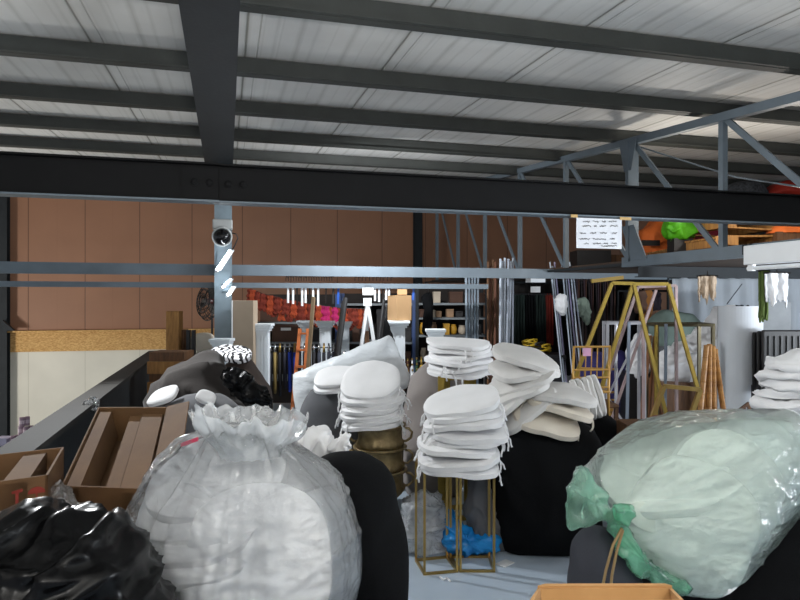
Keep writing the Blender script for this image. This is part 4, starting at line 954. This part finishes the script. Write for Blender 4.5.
# small bottles and candle jars low between mattress and taupe sack
jc = [('amber', '#9a5b22'), ('red', '#8e2020'), ('gold', '#a98a3e'), ('dark green', '#24402c'), ('clear white', '#c9ccd0'), ('brown', '#4a2d1c')]
tb = thing('side_table', 'low dark table crowded with small bottles behind the wrapped mattress', 'table', W(416, 420, 6.9))
obj('tabletop', fbox(MB(), lat(417, 6.9), 7.0, .68, .71, .36, .5), M_wooddk, tb)
for sx in (-1, 1):
    for sy in (-1, 1): obj('leg', fbox(MB(), lat(417, 6.9)+sx*.15, 7.0+sy*.2, .004, .68, .04, .04), M_wooddk, tb)
for i in range(21):
    l = lat(417, 6.9)-.15+.05*(i % 7); dd = 6.82+.1*(i//7); h = .12+.05*((i*29) % 7)/7+.05*(i//7); cname, cx_ = jc[(i*5+i//7) % 6]
    t = thing('bottle', '%s bottle on the low dark table, %s in the %s row' % (cname, nth(i % 7), ('front', 'middle', 'back')[i//7]), 'bottle', loc3(l, dd, .71), 0, 'bottles on the low dark table')
    p = loc3(l, dd, .711)
    bo = obj('body', MB().lathe([(.018, 0), (.021, .01), (.021, h*.6), (.008, h*.75), (.008, h)], p, 10), mat('bottle_'+cname.replace(' ', '_'), cx_, .2), t, smooth=True)
    obj('cap', MB().lathe([(.01, h-.004), (.01, h+.018)], p, 8), M_gold, bo)
# ================================================================== middle distance, centre: pipes, rods, curtains
def lean_rods(xs_top, xs_bot, ytop, ybot, d, r, m, name, cat, desc, grp, sq=False):
    n = len(xs_top)
    for i in range(n):
        dd = d+.05*(i % 3)
        a = W(xs_top[i], ytop[i % len(ytop)], dd+.1); b = W(xs_bot[i], ybot, dd-.1); b = a+(b-a)*((a.z-.004)/(a.z-b.z))
        mm = m[i % len(m)]
        o = obj(name, MB().bar(a, b, r*1.8, r*1.8, up=FW) if sq else MB().tube([a, b], r, 8), mm)
        tag(o, desc % nth(i), cat, grp)
M_pipe = [mat('pipe_grey', '#8b99a6', .45), mat('pipe_blue', '#6f7f8d', .45)]
lean_rods([466, 469, 472, 475, 478], [466.5, 469.5, 472, 475, 477.5], [271, 268, 272], 340, 8.6, .017, M_pipe, 'steel_pipe', 'pipe', 'grey steel pipe in the upright bundle before the right rack, %s from the left', 'upright grey pipes')
lean_rods([488, 490.5, 493, 495.5, 497], [488, 490.5, 493, 495, 497], [262, 266, 260], 340, 8.55, .017, [M_wooddk, mat('red_brown_wood', '#6b4330', .7)], 'wooden_pole', 'pole', 'brown wooden pole in the upright bundle beside the white rods, %s from the left', 'upright brown poles')
M_rod = [mat('white_rod', '#ccd6e2', .35), mat('silver_rod', '#b6bfcc', .3, metal=.3)]
lean_rods([500.5, 502.5, 505, 508.5, 511, 513], [500, 502, 504.5, 507, 509, 512.5], [259, 261, 258], 343, 8.35, .0155, M_rod, 'white_rod', 'rod', 'white upright rod in the tight bundle beside the brown poles, %s from the left', 'tight bundle of white rods')
lean_rods([550, 552.5, 554.5, 562, 564.5, 567, 569.5, 572], [559, 561, 563, 569.5, 572, 575, 578, 582], [262, 266], 345, 8.45, .010, M_rod+[mat('lilac_rod', '#a9a4c4', .35)], 'silver_rod', 'rod', 'silver rod leaning right before the curtains, %s from the left', 'leaning silver rods')
M_drod = [mat('dark_rod', '#2c2426', .5), mat('plum_rod', '#453139', .5), mat('rust_rod', '#54352a', .5)]
lean_rods([574+2.4*i for i in range(18)], [576+2.3*i+2*math.sin(i*2.2) for i in range(18)], [270, 274, 272, 279], 345, 8.8, .010, M_drod, 'dark_rod', 'rod', 'thin dark upright rod in the thicket behind the gold frames, %s from the left', 'thicket of thin dark rods')
# curtain rail with curtains
d = 9.3
t = thing('garment_rail', 'black garment rail carrying the dark green and red curtains', 'rail', W(530, 460, d))
obj('bar', MB().tube([W(508, 294, d), W(560, 294.5, d)], .014, 8), M_speaker, t)
for x in (508, 560): obj('post', MB().tube([W(x, 294, d), W(x, 294, d)-UP*(zz(294, d)-.004)], .016, 8), M_speaker, t)
for (x0, x1, y1, m, lb, fo, sd) in ((513, 525, 350, mat('dark_green_cloth', '#132420', .9, bump=.1), 'dark green curtain at the left of the black rail', 4, 1), (525, 536, 352, M_blk, 'black curtain in the middle of the black rail', 4, 2),
                                    (535, 546, 350, MATS['dark_green_cloth'], 'dark green curtain next to the red curtain on the black rail', 4, 3), (545.5, 553, 345, mat('red_cloth', '#7d2417', .85, bump=.1), 'red curtain at the right of the black rail', 3, 4)):
    tag(obj('curtain', sheet(x0, x1, 293.5, y1, d, fo, .035, sd), m, smooth=True, solid=.004), lb, 'curtain', 'curtains on the black rail')
tag(obj('paper_card', MB().box(W(535.5, 289.5, d-.08), (.14, .004, .085), RZ), MATS['card_white']), 'white paper card pinned above the black curtain', 'card')
tag(obj('white_box', MB().box(WY(535.5, 279.6, 7.5)+UP*.0, (.21, .14, .075)), M_white, bevel=.004), 'long white box fixed below the upper rail over the curtains', 'box')
sack('cloth_bunch', 'white shirt-like cloth bunched behind the leaning silver rods', 'cloth', [(556, 297), (561, 294), (566, 296), (567, 305), (566, 313), (562, 316), (557, 309), (555, 302)], 8.3, .05, M_fab, amp=.012, sc=10, ridge=.02, rsc=12, seed=111, N=60, K=8)
sack('cloth_bunch', 'sage green cloth bunched on the thicket of dark rods', 'cloth', [(577, 300), (583, 297), (589, 301), (591, 312), (588, 325), (581, 318), (577, 310)], 8.6, .05, mat('sage_cloth', '#7c8a7c', .9), amp=.012, sc=10, ridge=.02, rsc=12, seed=112, N=60, K=8)
# dark curtain added where there is only shade, and a rail to hold it
M_shade = mat('shade_cloth', '#1b1715', .95)
tag(obj('shade_curtain', sheet(500, 640, 283, 375, 9.9, 16, .05, 9, nu=140), M_shade, smooth=True, solid=.006), 'wide dark curtain added for the shade behind the rods', 'curtain')
t = thing('shade_curtain_rail', 'dark rail high behind the rods, added to hold the shade curtain', 'rail', W(570, 404, 9.95))
obj('bar', MB().tube([W(497, 282.5, 9.9), W(643, 282.5, 9.9)], .02, 8), M_steel, t)
for x in (497, 643): obj('post', MB().tube([W(x, 282, 9.9), W(x, 282, 9.9)-UP*(zz(282, 9.9)-.004)], .02, 8), M_steel, t)
# yellow and black coils under the curtains
for i, (x, y, c, cn_) in enumerate(((530, 347, '#c4a21e', 'yellow'), (537, 350, '#1b1b1c', 'black'), (543, 352, '#b8991c', 'yellow'), (526, 354, '#1b1b1c', 'black'))):
    p = W(x, y, 8.6); tag(obj('cable_coil', MB().tube([p+V((.1*math.cos(a/8*PI*2)*(1+.1*math.sin(a)), .1*math.sin(a/8*PI*2), .02*math.sin(a*1.3)+.003*a)) for a in range(33)], .012, 6), mat('coil_'+cn_, c, .5), smooth=True), '%s cable coil on the dark chest below the curtains, %s from the top' % (cn_, nth(i)), 'cable')
t = thing('storage_chest', 'dark chest below the curtains carrying the cable coils', 'chest', W(538, 420, 8.7))
obj('body', fbox(MB(), lat(538, 8.6), 8.62, .004, .82, .62, .5), M_speaker, t, bevel=.01); obj('lid', fbox(MB(), lat(538, 8.6), 8.62, .82, .88, .64, .52), M_speaker, t, bevel=.01)

# ================================================================== gold A frames and plinth frames
def aframe(name, top, legs, m, w, label, crossbar=None, base=True):
    t = thing(name, label, 'frame', (sum((l.x for l in legs))/len(legs), sum(l.y for l in legs)/len(legs), .004))
    obj('top_bar', MB().bar(top[0], top[1], w, w), m, t)
    for tp, l in zip(top, legs): obj('leg', MB().bar(tp, l, w, w, up=FW), m, t)
    if base: obj('base_bar', MB().bar(legs[0], legs[1], w, w), m, t)
    if crossbar: obj('cross_bar', MB().bar(*crossbar, w, w), m, t)
    return t
def down(a, b):                     # carry the line a-b down to the floor
    return a+(b-a)*((a.z-.012)/(a.z-b.z))
d = 5.3
T1 = (W(612, 283, d), W(633.5, 283.5, d)); aframe('backdrop_frame', T1, (down(T1[0], W(585, 352, d)), down(T1[1], W(663, 402, d))), M_goldpaint, .027, 'gold trapezoid frame, left one of the two big gold frames')
d = 5.55
T2 = (W(633, 284, d), W(668, 284, d)); aframe('backdrop_frame', T2, (down(T2[0], W(606, 373, d)), down(T2[1], W(698, 390, d))), M_goldpaint, .029, 'gold trapezoid frame, right one of the two big gold frames')
t = thing('gold_bar', 'short bright gold bar lying across the top of the left gold frame', 'bar', W(607, 279, 5.3))
obj('bar', MB().bar(W(592, 281, 5.28), W(623, 277.5, 5.28), .034, .03), M_gold, t); obj('end_cap', MB().bar(W(591.6, 281.1, 5.28), W(592.4, 281, 5.28), .037, .033), M_goldpaint, t)
M_rose = mat('rose_metal', '#b9a2a0', .35, metal=.4)
d = 5.9; T3 = (W(638, 287, d), W(676, 285.5, d)); aframe('backdrop_frame', T3, (down(T3[0], W(600, 400, d+.2)), down(T3[1], W(676.5, 400, d))), M_rose, .024, 'slim rose coloured frame behind the big gold frames')
tag(obj('rose_bar', MB().bar(W(656, 290, 5.85), down(W(656, 290, 5.85), W(619, 398, 5.85)), .022), M_rose), 'rose coloured bar leaning left behind the gold frames', 'bar')
# plinth frames
def cage(x0, x1, ytop, d, depth, w, m, label, skew=0, braces=False, back=None):
    a = lat(x0, d); b = lat(x1, d); z = zz(ytop, d)
    base = [loc3(a, d, 0), loc3(b, d, 0), loc3(b+skew, d+depth, 0), loc3(a+skew, d+depth, 0)]
    t = frame_stand(base, z, w, label, m)
    if braces:
        obj('brace', MB().bar(base[0]+UP*(z*.5), base[1]+UP*.12, w*.7), m, t); obj('brace', MB().bar(base[1]+UP*(z*.98), base[0]+UP*(z*.5), w*.7), m, t)
    return t
M_sil = mat('pale_metal', '#c3c3c9', .35, metal=.3); M_steelbar = mat('grey_bar', '#8d98a6', .35, metal=.3)
cage(607.5, 644.5, 322, 6.0, .33, .024, M_sil, 'pale tall plinth frame behind the left gold frame', skew=.07, braces=True)
cage(657, 713, 323.5, 6.3, .4, .03, mat('dark_gold_bar', '#5d543c', .4, metal=.5), 'dark gold plinth frame behind the right gold frame', skew=.05)
for i, (x0, y0, x1, y1, d, m, lb) in enumerate(((629, 322, 627, 420, 5.7, M_steelbar, 'grey upright bar inside the left gold frame'), (666, 324, 665, 420, 6.1, M_steelbar, 'grey upright bar inside the right gold frame'), (643, 322, 643.5, 420, 5.75, M_rose, 'rose upright bar between the two gold frames'),
                                               (656, 325, 656, 420, 6.0, M_goldpaint, 'gold upright bar between the two gold frames'), (616, 324, 616, 420, 6.05, M_sil, 'pale upright bar behind the left gold frame'))):
    a = W(x0, y0, d); tag(obj('upright_bar', MB().bar(a, down(a, W(x1, y1, d)), .022), m), lb, 'bar')
# low gold frame and red chair in front
d = 4.3; T4 = (W(664, 386, d), W(700, 389.5, d)); aframe('gold_easel', T4, (W(652, 418, d), W(688, 424, d)), M_gold, .028, 'low gold frame standing on the boxes before the big gold frames', base=False)
tag(obj('storage_box', fbox(MB(), lat(668, 4.35), 4.45, .004, zz(424, 4.3)-.03, .5, .4), M_wooddk, bevel=.006), 'brown chest behind the green bag under the low gold frame', 'box')
M_redv = mat('red_vinyl', '#8d1f1c', .5)
t = thing('padded_stool', 'red padded seat with white print behind the green bag', 'seat', W(663, 424, 4.0))
obj('cushion', blob([(649, 427), (653, 418), (662, 415.5), (672, 416), (679, 420), (679, 432), (650, 436)], 4.0, .1, amp=.004, seed=121, N=50, K=8, pw=.6), M_redv, t, smooth=True)
pm = MB()
for x in (661, 664, 667): pm.bar(W(x, 421.5, 3.895), W(x+2, 423.5, 3.895), .008, .004)
obj('white_print', pm, M_white, t)
tag(obj('storage_box', fbox(MB(), lat(664, 4.0), 4.0, .004, zz(434, 4.0), .24, .2), M_card), 'cardboard box under the red padded seat', 'box')
# gold banquet chair on a low box
def chiavari(l, d, z0, s, m, label, rz):
    t = thing('banquet_chair', label, 'chair', loc3(l, d, z0)); R3 = Matrix.Rotation(rz, 3, 'Z'); o = loc3(l, d, z0)
    P = lambda x, y, z: o+R3 @ V((x*s, y*s, z*s))
    for sx in (-1, 1):
        obj('back_post', MB().tube([P(sx*.19, .19, 0), P(sx*.19, .18, .44), P(sx*.185, .22, .92)], .013*s, 8), m, t, smooth=True)
        obj('front_leg', MB().tube([P(sx*.2, -.2, 0), P(sx*.2, -.19, .44)], .013*s, 8), m, t)
        obj('stretcher', MB().tube([P(sx*.2, -.2, .2), P(sx*.19, .19, .2)], .008*s, 6), m, t)
    for z in (.91, .68, .6, .5): obj('back_rail', MB().tube([P(-.187, .185+.035*(z-.44)/.48, z), P(.187, .185+.035*(z-.44)/.48, z)], .011*s, 8), m, t)
    for i in range(5):
        x = -.12+.06*i; obj('spindle', MB().tube([P(x, .185+.012, .6), P(x, .218, .9)], .006*s, 6), m, t)
    obj('seat', MB().box(P(0, -.005, .455), (.41*s, .41*s, .03*s), R3), m, t, bevel=.008)
    obj('front_stretcher', MB().tube([P(-.2, -.2, .25), P(.2, -.2, .25)], .008*s, 6), m, t)
    return t
M_chair = mat('chair_gold', '#b98f4a', .4, metal=.35, var=.06)
c = chiavari(lat(583, 5.0), 5.0, .555, .76, M_chair, 'gold slatted banquet chair with a pink tag, turned away on a box', -TH+PI+.12)
obj('pink_tag', MB().box(W(587, 352, 4.8), (.06, .004, .06), RZ), mat('pink_paper2', '#d9a5c6', .7), c)
tag(obj('storage_box', fbox(MB(), lat(583, 5.0), 5.0, .004, .55, .36, .36), M_wooddk), 'low dark box under the gold banquet chair', 'box')
chiavari(lat(597, 6.6), 6.6, .004, 1.0, M_chair, 'second gold banquet chair behind the tagged one', -TH+PI-.3)
sack('stuffed_sack', 'dark violet cloth heap behind the gold banquet chair', 'sack', [(582, 362), (596, 352), (615, 350), (628, 360), (634, 400), (630, 455), (585, 455), (580, 400)], 7.9, .3, mat('violet_cloth', '#2b2560', .85, bump=.1), amp=.03, ridge=.03, rsc=4, seed=125, zmin=.004)
t = thing('wooden_chair', 'brown wooden chair seat beside the big black sack', 'chair', W(603, 410, 5.0)); l0 = lat(601, 5.2)
obj('seat', fbox(MB(), l0, 5.35, .72, .75, .3, .3), M_wooddk, t, bevel=.01)
for sx in (-1, 1):
    for sy in (-1, 1): obj('leg', fbox(MB(), l0+sx*.13, 5.35+sy*.13, .004, .72, .03, .03), M_wooddk, t)
# brown slats and bamboo bundle
for i, (x0, x1, d) in enumerate(((650, 641, 6.7), (655, 650, 6.75), (647, 662, 6.8))):
    a = W(x0, 336, d); tag(obj('timber_board', MB().bar(a, down(a, W(x1, 420, d-.2)), .075, .02, up=RT), mat('orange_wood', '#8a5a32', .65, col2='#6c4425', vs=8, stretch=(5, 5, 1))), 'orange brown wooden slat leaning behind the plinth frames, %s from the left' % nth(i), 'slat', 'leaning brown slats')
M_bam = mat('bamboo', '#a9793f', .5, col2='#7d5426', vs=5, stretch=(1, 1, 5))
for i, (x0, x1, y0) in enumerate(((706.5, 700, 346), (709.5, 709, 345), (713, 714, 347), (715, 724, 350), (711, 705, 352))):
    a = W(x0, y0, 5.2+.05*i); b = down(a, W(x1, 415, 5.0)); pts = []; rs = []
    for k in range(13):
        for q, rr in ((0, .024), (.03, .021), (.94, .021)):
            f = (k+q)/13; pts.append(a.lerp(b, f)); rs.append(rr)
    tag(obj('bamboo_pole', MB().tube(pts, rs, 10), M_bam, smooth=False), 'brown bamboo pole in the bundle before the white roll, %s from the left' % nth(i), 'pole', 'bamboo bundle')
t = thing('wooden_stool', 'small brown folding stool top before the white roll', 'stool', W(744, 420, 4.8)); d = 4.8
for (a, b) in (((737, 412), (749, 403)), ((738, 414), (750, 410)), ((749, 403), (749.5, 440)), ((738, 411), (738, 440)), ((744, 408), (741, 440))):
    q = W(b[0], b[1], d); q = V((q.x, q.y, .004)) if b[1] == 440 else q
    obj('bar', MB().bar(W(a[0], a[1], d), q, .02, .02), M_wooddk, t)
# ================================================================== right: roll, sheets, garments
M_roll = mat('white_roll', '#c9ced4', .6, var=.03)
d = 5.9; c = W(740, 300, d); zt = zz(306, d); r = 20.3/F*d
t = thing('upright_roll', 'big white upright roll standing behind the bamboo bundle', 'roll', V((c.x, c.y, .004)))
obj('body', MB().lathe([(r, .004), (r*1.01, .5), (r, zt), (r*.94, zt), (r*.92, zt-.25), (.02, zt-.25)], V((c.x, c.y, 0)), 48), M_roll, t, smooth=False)
for i in range(3):
    pts = [V((c.x, c.y, zt-.01))+V((math.cos(a*.5)*(.03+.012*a), math.sin(a*.5)*(.03+.012*a), .012*math.sin(a+i))) for a in range(9)]
    tag(obj('cable_coil', MB().tube([p+RT*(.05*(i-1)) for p in pts], .012, 6), M_steel if i else M_fab, smooth=True), ('white', 'dark', 'grey')[i]+' cable coil on top of the white roll', 'cable', 'cables on the white roll')
tag(obj('slim_rod', MB().tube([W(727, 304, d-.05), W(742, 284, d+.1)], .004, 5), M_dkmetal), 'thin wire rod poking out of the white roll', 'rod')
tag(obj('white_pole', MB().tube([W(757.5, 390, 4.9), down(W(757.5, 390, 4.9), W(761, 416, 4.8))], .012, 8), M_white), 'thin white pole right of the white roll', 'pole')
M_sheetw = mat('white_sheeting', '#aeb4ba', .8, var=.08, vs=2.5)
tag(obj('hanging_sheet', sheet(672, 812, 277.5, 372, 8.6, 9, .04, 21, nu=120), M_sheetw, smooth=True, solid=.006), 'wide white sheet hanging below the deck at the right', 'sheet')
t = thing('sheet_rail', 'steel rail under the deck that carries the white sheet', 'rail', W(740, 415, 8.6))
obj('bar', MB().tube([W(668, 277.3, 8.6), W(816, 277.3, 8.6)], .018, 8), M_steel, t)
for x in (668, 816): obj('post', MB().tube([W(x, 277, 8.6), W(x, 277, 8.6)-UP*(zz(277, 8.6)-.004)], .018, 8), M_steel, t)
tag(obj('partition_board', fbox(MB(), lat(775, 7.2), 7.2, .004, zz(302, 7.2), .34, .04), mat('grey_board', '#8d9092', .7)), 'grey board panel standing behind the black chairs', 'panel')
tag(obj('white_box', fbox(MB(), lat(766, 6.4), 6.4, .004, zz(333, 6.4), .16, .2), M_white, bevel=.006), 'slim white box right of the white roll', 'box')
for (x0, x1, y0, y1, m, lb, d, sd) in ((698, 717, 276, 298, mat('beige_cloth', '#b9a48d', .85), 'beige cloth hanging below the deck above the gold frames', 6.0, 31), (765, 789, 273, 302, M_fab, 'white cloth hanging below the deck at the right', 5.2, 33), (759, 769, 271, 318, mat('olive_cloth', '#56682f', .9), 'olive green cloth hanging beside the white cloth', 5.25, 35)):
    tag(obj('hanging_cloth', sheet(x0, x1, y0, y1, d, 2.3, .02, sd, hem=.1, taper=.1), m, smooth=True, solid=.012), lb, 'cloth')
    tag(obj('cloth_hanger', MB().tube([W(x0-1, y0, d), W((x0+x1)/2, y0-.6, d), W(x1+1, y0, d)], .008, 5).tube([W((x0+x1)/2, y0-.6, d), V((*W((x0+x1)/2, y0, d).xy, 1.868))], .005, 5), M_dkmetal), 'thin hanger under the deck holding the '+lb.split(' hanging')[0], 'hanger')
sack('cloth_heap', 'crumpled white cloth heap in the dark plinth frame', 'cloth', [(655, 372), (664, 352), (672, 345), (690, 342), (700, 332), (712, 318), (724, 308), (730, 325), (722, 350), (715, 370), (690, 384), (664, 384)], 7.0, .25, M_fab, amp=.04, sc=6, ridge=.05, rsc=7, seed=131, N=100, K=14)
tag(obj('storage_box', fbox(MB(), lat(686, 7.0), 7.05, .004, zz(380, 7.0), .7, .5), M_wooddk), 'brown chest under the crumpled white cloth heap', 'box')
sack('cloth_heap', 'pale green cloth mound behind the gold frames', 'cloth', [(640, 330), (650, 316), (665, 309), (685, 312), (700, 322), (706, 340), (680, 350), (648, 348)], 8.0, .2, mat('pale_green_cloth', '#6f8078', .85), amp=.03, ridge=.02, rsc=4, seed=132)
tag(obj('storage_box', fbox(MB(), lat(672, 8.0), 8.05, .004, zz(345, 8.0), .75, .5), M_speaker), 'dark chest under the pale green cloth mound', 'box')
sack('cloth_heap', 'white cloth draped low behind the rose frame', 'cloth', [(628, 352), (636, 336), (645, 330), (652, 345), (650, 372), (630, 376)], 7.4, .15, M_fab, amp=.03, sc=6, ridge=.03, rsc=7, seed=133)
tag(obj('storage_box', fbox(MB(), lat(640, 7.4), 7.5, .004, zz(373, 7.4), .32, .4), M_speaker), 'dark box under the white cloth behind the rose frame', 'box')
t = thing('garment_rail', 'dark garment rail behind the gold frames with bunched cloths', 'rail', W(644, 415, 8.8))
obj('bar', MB().tube([W(618, 291, 8.8), W(668, 291, 8.8)], .015, 8), M_steel, t)
for x in (618, 668): obj('post', MB().tube([W(x, 291, 8.8), W(x, 291, 8.8)-UP*(zz(291, 8.8)-.004)], .015, 8), M_steel, t)
for i, (x, y, c, cn_) in enumerate(((640, 302, '#7d5f50', 'brown'), (646, 318, '#b97a3c', 'orange'), (655, 300, '#3a3340', 'plum'), (628, 312, '#232021', 'black'))):
    sack('cloth_bunch', '%s cloth bunch hanging high behind the gold frames' % cn_, 'cloth', [(x-6, y+8), (x-5, 294), (x+1, 290), (x+6, 294), (x+6, y+9), (x, y+12)], 8.7+.05*i, .08, mat('cloth_'+cn_, c, .9), amp=.02, ridge=.02, rsc=9, seed=140+i, N=40, K=8)
# black chairs stacked at right
for i in range(3):
    d = 5.3+.16*i; l = lat(786, 5.3)+.05*i
    t = thing('black_chair', 'black plastic chair standing at the right edge, %s from the front' % nth(i), 'chair', loc3(l, d, .004), 0, 'black chairs at the right edge')
    bk = MB(); fbox(bk, l, d-.0, zz(378, 5.3)-.15, zz(330+2*i, 5.3), .40, .035); obj('backrest', bk, M_speaker, t, bevel=.012)
    rb = MB()
    for k in range(7): fbox(rb, l-.15+.05*k, d-.022, zz(375, 5.3), zz(336, 5.3), .016, .012)
    obj('back_ribs', rb, M_black, t)
    obj('seat', fbox(MB(), l, d+.08, .44, .475, .42, .13), M_speaker, t, bevel=.01)
    for sx in (-1, 1):
        obj('leg', fbox(MB(), l+sx*.19, d+.0, .004, zz(378, 5.3)-.1, .03, .03), M_speaker, t); obj('leg', fbox(MB(), l+sx*.19, d+.13, .004, .44, .03, .03), M_speaker, t)

# ================================================================== goods on the timber deck
ZD = 2.012
def pallet(o, rot, label, sx=1.1, sy=.9):
    t = thing('wooden_pallet', label, 'pallet', o); P = lambda v: V(o)+rot @ V(v)
    for i in range(6): obj('deck_board', MB().box(P((0, -sy/2+.06+i*(sy-.12)/5, .115)), (sx, .11, .02), rot), M_wood, t)
    for i in (-1, 0, 1): obj('stringer', MB().box(P((i*(sx/2-.06), 0, .06)), (.09, sy, .085), rot), M_wood, t)
    for i in (-1, 1): obj('foot_board', MB().box(P((0, i*(sy/2-.05), .008)), (sx, .1, .016), rot), M_wood, t)
    return t
def dk(px, Y): 
    p = WY(px, 250, Y); return V((p.x, p.y, ZD))
pallet(dk(697, 6.8)+UP*.16, Matrix.Rotation(-.25, 3, 'Z') @ Matrix.Rotation(-.16, 3, 'Y'), 'wooden pallet lying tilted on the deck, left one')
pallet(dk(742, 6.0)+UP*.0, Matrix.Rotation(-.2, 3, 'Z'), 'wooden pallet lying on the deck, lowest one of the right stack', 1.2)
pallet(dk(746, 6.0)+UP*.16, Matrix.Rotation(-.05, 3, 'Z') @ Matrix.Rotation(-.03, 3, 'Y'), 'wooden pallet lying on the deck, middle one of the right stack', 1.2)
pallet(dk(752, 6.0)+UP*.33, Matrix.Rotation(-.15, 3, 'Z') @ Matrix.Rotation(.04, 3, 'Y'), 'wooden pallet lying on the deck, upper one of the right stack', 1.2)
tag(obj('timber_block', MB().box(dk(727, 5.5)+UP*.2, (.2, .12, .1), Matrix.Rotation(.2, 3, 'Z')), M_wood, bevel=.005), 'short square timber block on the right pallets', 'timber')
def on_deck(name, lb, cat, out, d, T, m, **k): return sack(name, lb, cat, out, d, T, m, **k)
on_deck('orange_sack', 'big orange cloth bundle with a dark band on the deck', 'sack', [(637, 250), (639, 232), (650, 223), (660, 216), (672, 222), (690, 232), (690, 256), (650, 262)], 8.4, .3, mat('orange_cloth', '#cf6420', .8, bump=.1), amp=.03, ridge=.03, rsc=4, seed=151, zmin=ZD)
tag(obj('dark_strap', MB().box(W(650, 243, 8.08), (.24, .03, .07), RZ), M_black), 'dark strap across the orange bundle', 'strap')
on_deck('green_sack', 'bright lime green bag on the deck behind the tilted pallet', 'bag', [(664, 222), (672, 214), (686, 214), (692, 224), (693, 234), (685, 240), (672, 240)], 7.5, .18, mat('lime_film', '#57b31c', .5, bump=.3), amp=.03, sc=5, ridge=.05, rsc=6, seed=152)
tag(obj('storage_box', fbox(MB(), lat(680, 7.5), 7.5, ZD, zz(239, 7.5), .22, .2), M_speaker), 'dark box under the lime green bag', 'box')
on_deck('red_sack', 'crimson cloth bundle behind the pallets on the deck', 'sack', [(697, 232), (704, 222), (716, 219), (722, 230), (724, 275), (700, 275)], 9.0, .2, mat('crimson_cloth', '#8a1f35', .85), amp=.03, seed=153, zmin=ZD)
on_deck('orange_sack', 'orange cloth bundle at the right end of the deck', 'sack', [(768, 232), (778, 223), (800, 219), (822, 224), (826, 242), (770, 244)], 6.9, .2, MATS['orange_cloth'], amp=.02, ridge=.02, rsc=5, seed=154, zmin=ZD+.3)
tag(obj('storage_box', fbox(MB(), lat(797, 6.9), 7.0, ZD, ZD+.31, .6, .5), M_wooddk), 'brown box under the orange bundle at the right end of the deck', 'box')
on_deck('red_sack', 'red bag high on the stacked crates above the black beam', 'sack', [(764, 197), (768, 188), (780, 182), (795, 181), (815, 184), (820, 198)], 9.6, .25, mat('red_film', '#b3301f', .6), amp=.03, seed=155)
on_deck('grey_sack', 'patterned grey cloth pile high on the stacked crates', 'sack', [(722, 198), (728, 186), (745, 181), (760, 184), (764, 198)], 9.6, .25, mat('patterned_grey', '#5d6167', .85, col2='#2b2d31', vs=30), amp=.03, seed=156)
for i in range(3):
    tag(obj('crate', fbox(MB(), lat(770, 9.6), 9.75, ZD+.355*i, ZD+.355*(i+1)-.006, 1.5, .6), M_speaker, bevel=.01), 'dark wide crate on the deck, %s in the stack under the red bag' % ('bottom', 'middle', 'top')[i], 'crate', 'stacked dark crates on the deck')
for i, (x, w) in enumerate(((592, .5), (612, .4), (628, .5))):
    tag(obj('storage_box', fbox(MB(), lat(x, 9.5), 9.6+.1*i, ZD, ZD+.32-.06*i, w, .4), M_speaker if i != 1 else M_wooddk), 'dark box on the deck behind the paper notice, %s from the left' % nth(i), 'box', 'dark boxes on the deck')
# timbers under the chord
for i in range(3):
    a = WY(665+12*i, 266, 5.3+.2*i); tag(obj('timber_lath', MB().bar(V((4.08, 5.0+.3*i, ZD+.012)), V((4.9+.2*i, 5.4+.3*i, ZD+.012)), .05, .02), M_wood), 'thin timber lath lying at the edge of the deck, %s from the near end' % nth(i), 'timber', 'laths at the deck edge')
# white batten fixture at right
t = thing('batten_fixture', 'long white batten lamp housing fixed to the truss at the right', 'lamp', WX(790, 263, XT-.1))
for f in (753, 812): obj('bracket', MB().box((XT-.06, WX(f, 255, XT).y, 1.99), (.04, .05, .08)), M_steel, t)
a, b = WX(748, 255.5, XT-.1), WX(830, 250.5, XT-.1)
b.z = a.z
obj('housing', MB().bar(a, b, .09, .145), M_white, t, bevel=.006)
obj('tube', MB().tube([a-UP*.1-RT*.0, b-UP*.1], .016, 8), M_white, t)
for f in (.05, .95): obj('lamp_holder', MB().box(a.lerp(b, f)-UP*.09, (.03, .05, .06)), M_white, t)
# purple rolls stacked on a pallet rack beyond the parapet
M_lil = mat('lilac_roll', '#9a8090', .6); M_lilw = mat('lilac_label', '#cdb9c4', .6)
t = thing('storage_rack', 'tall dark rack on the hall floor beyond the parapet', 'rack', W(20, 440, 7.4)-UP*2)
zr = zz(443, 7.4)
for sx in (-1, 1):
    for sy in (-1, 1): obj('upright', fbox(MB(), lat(17, 7.4)+sx*.36, 7.4+sy*.22, -3.5, zr-.03, .05, .05), M_steel, t)
for z in (zr, zr-1.1, zr-2.2): obj('shelf', fbox(MB(), lat(17, 7.4), 7.4, z-.03, z, .8, .5), M_steel, t)
k = 0
for row, n, x0 in ((0, 5, 13), (1, 4, 21), (2, 2, 22)):
    for i in range(n):
        p = W(x0+5.1*i, 300, 7.3+.05*((i+row) % 2)); z = zr+.002+row*.105
        tt = thing('paper_roll', 'lilac banded roll beyond the parapet, %s of the %s row' % (nth(i), ('bottom', 'middle', 'top')[row]), 'roll', V((p.x, p.y, z)), 0, 'lilac rolls beyond the parapet')
        co_ = obj('core', MB().lathe([(.027, 0), (.029, .004), (.029, .098), (.027, .102)], V((p.x, p.y, z)), 14), M_lil, tt); obj('band', MB().lathe([(.0305, .03), (.0305, .07)], V((p.x, p.y, z)), 14), M_lilw, co_)
tag(obj('paper_box', fbox(MB(), lat(4, 7.3), 7.3, zr+.001, zr+.09, .14, .14), mat('lilac_box', '#b9b4cc', .7)), 'pale lilac box left of the lilac rolls', 'box')
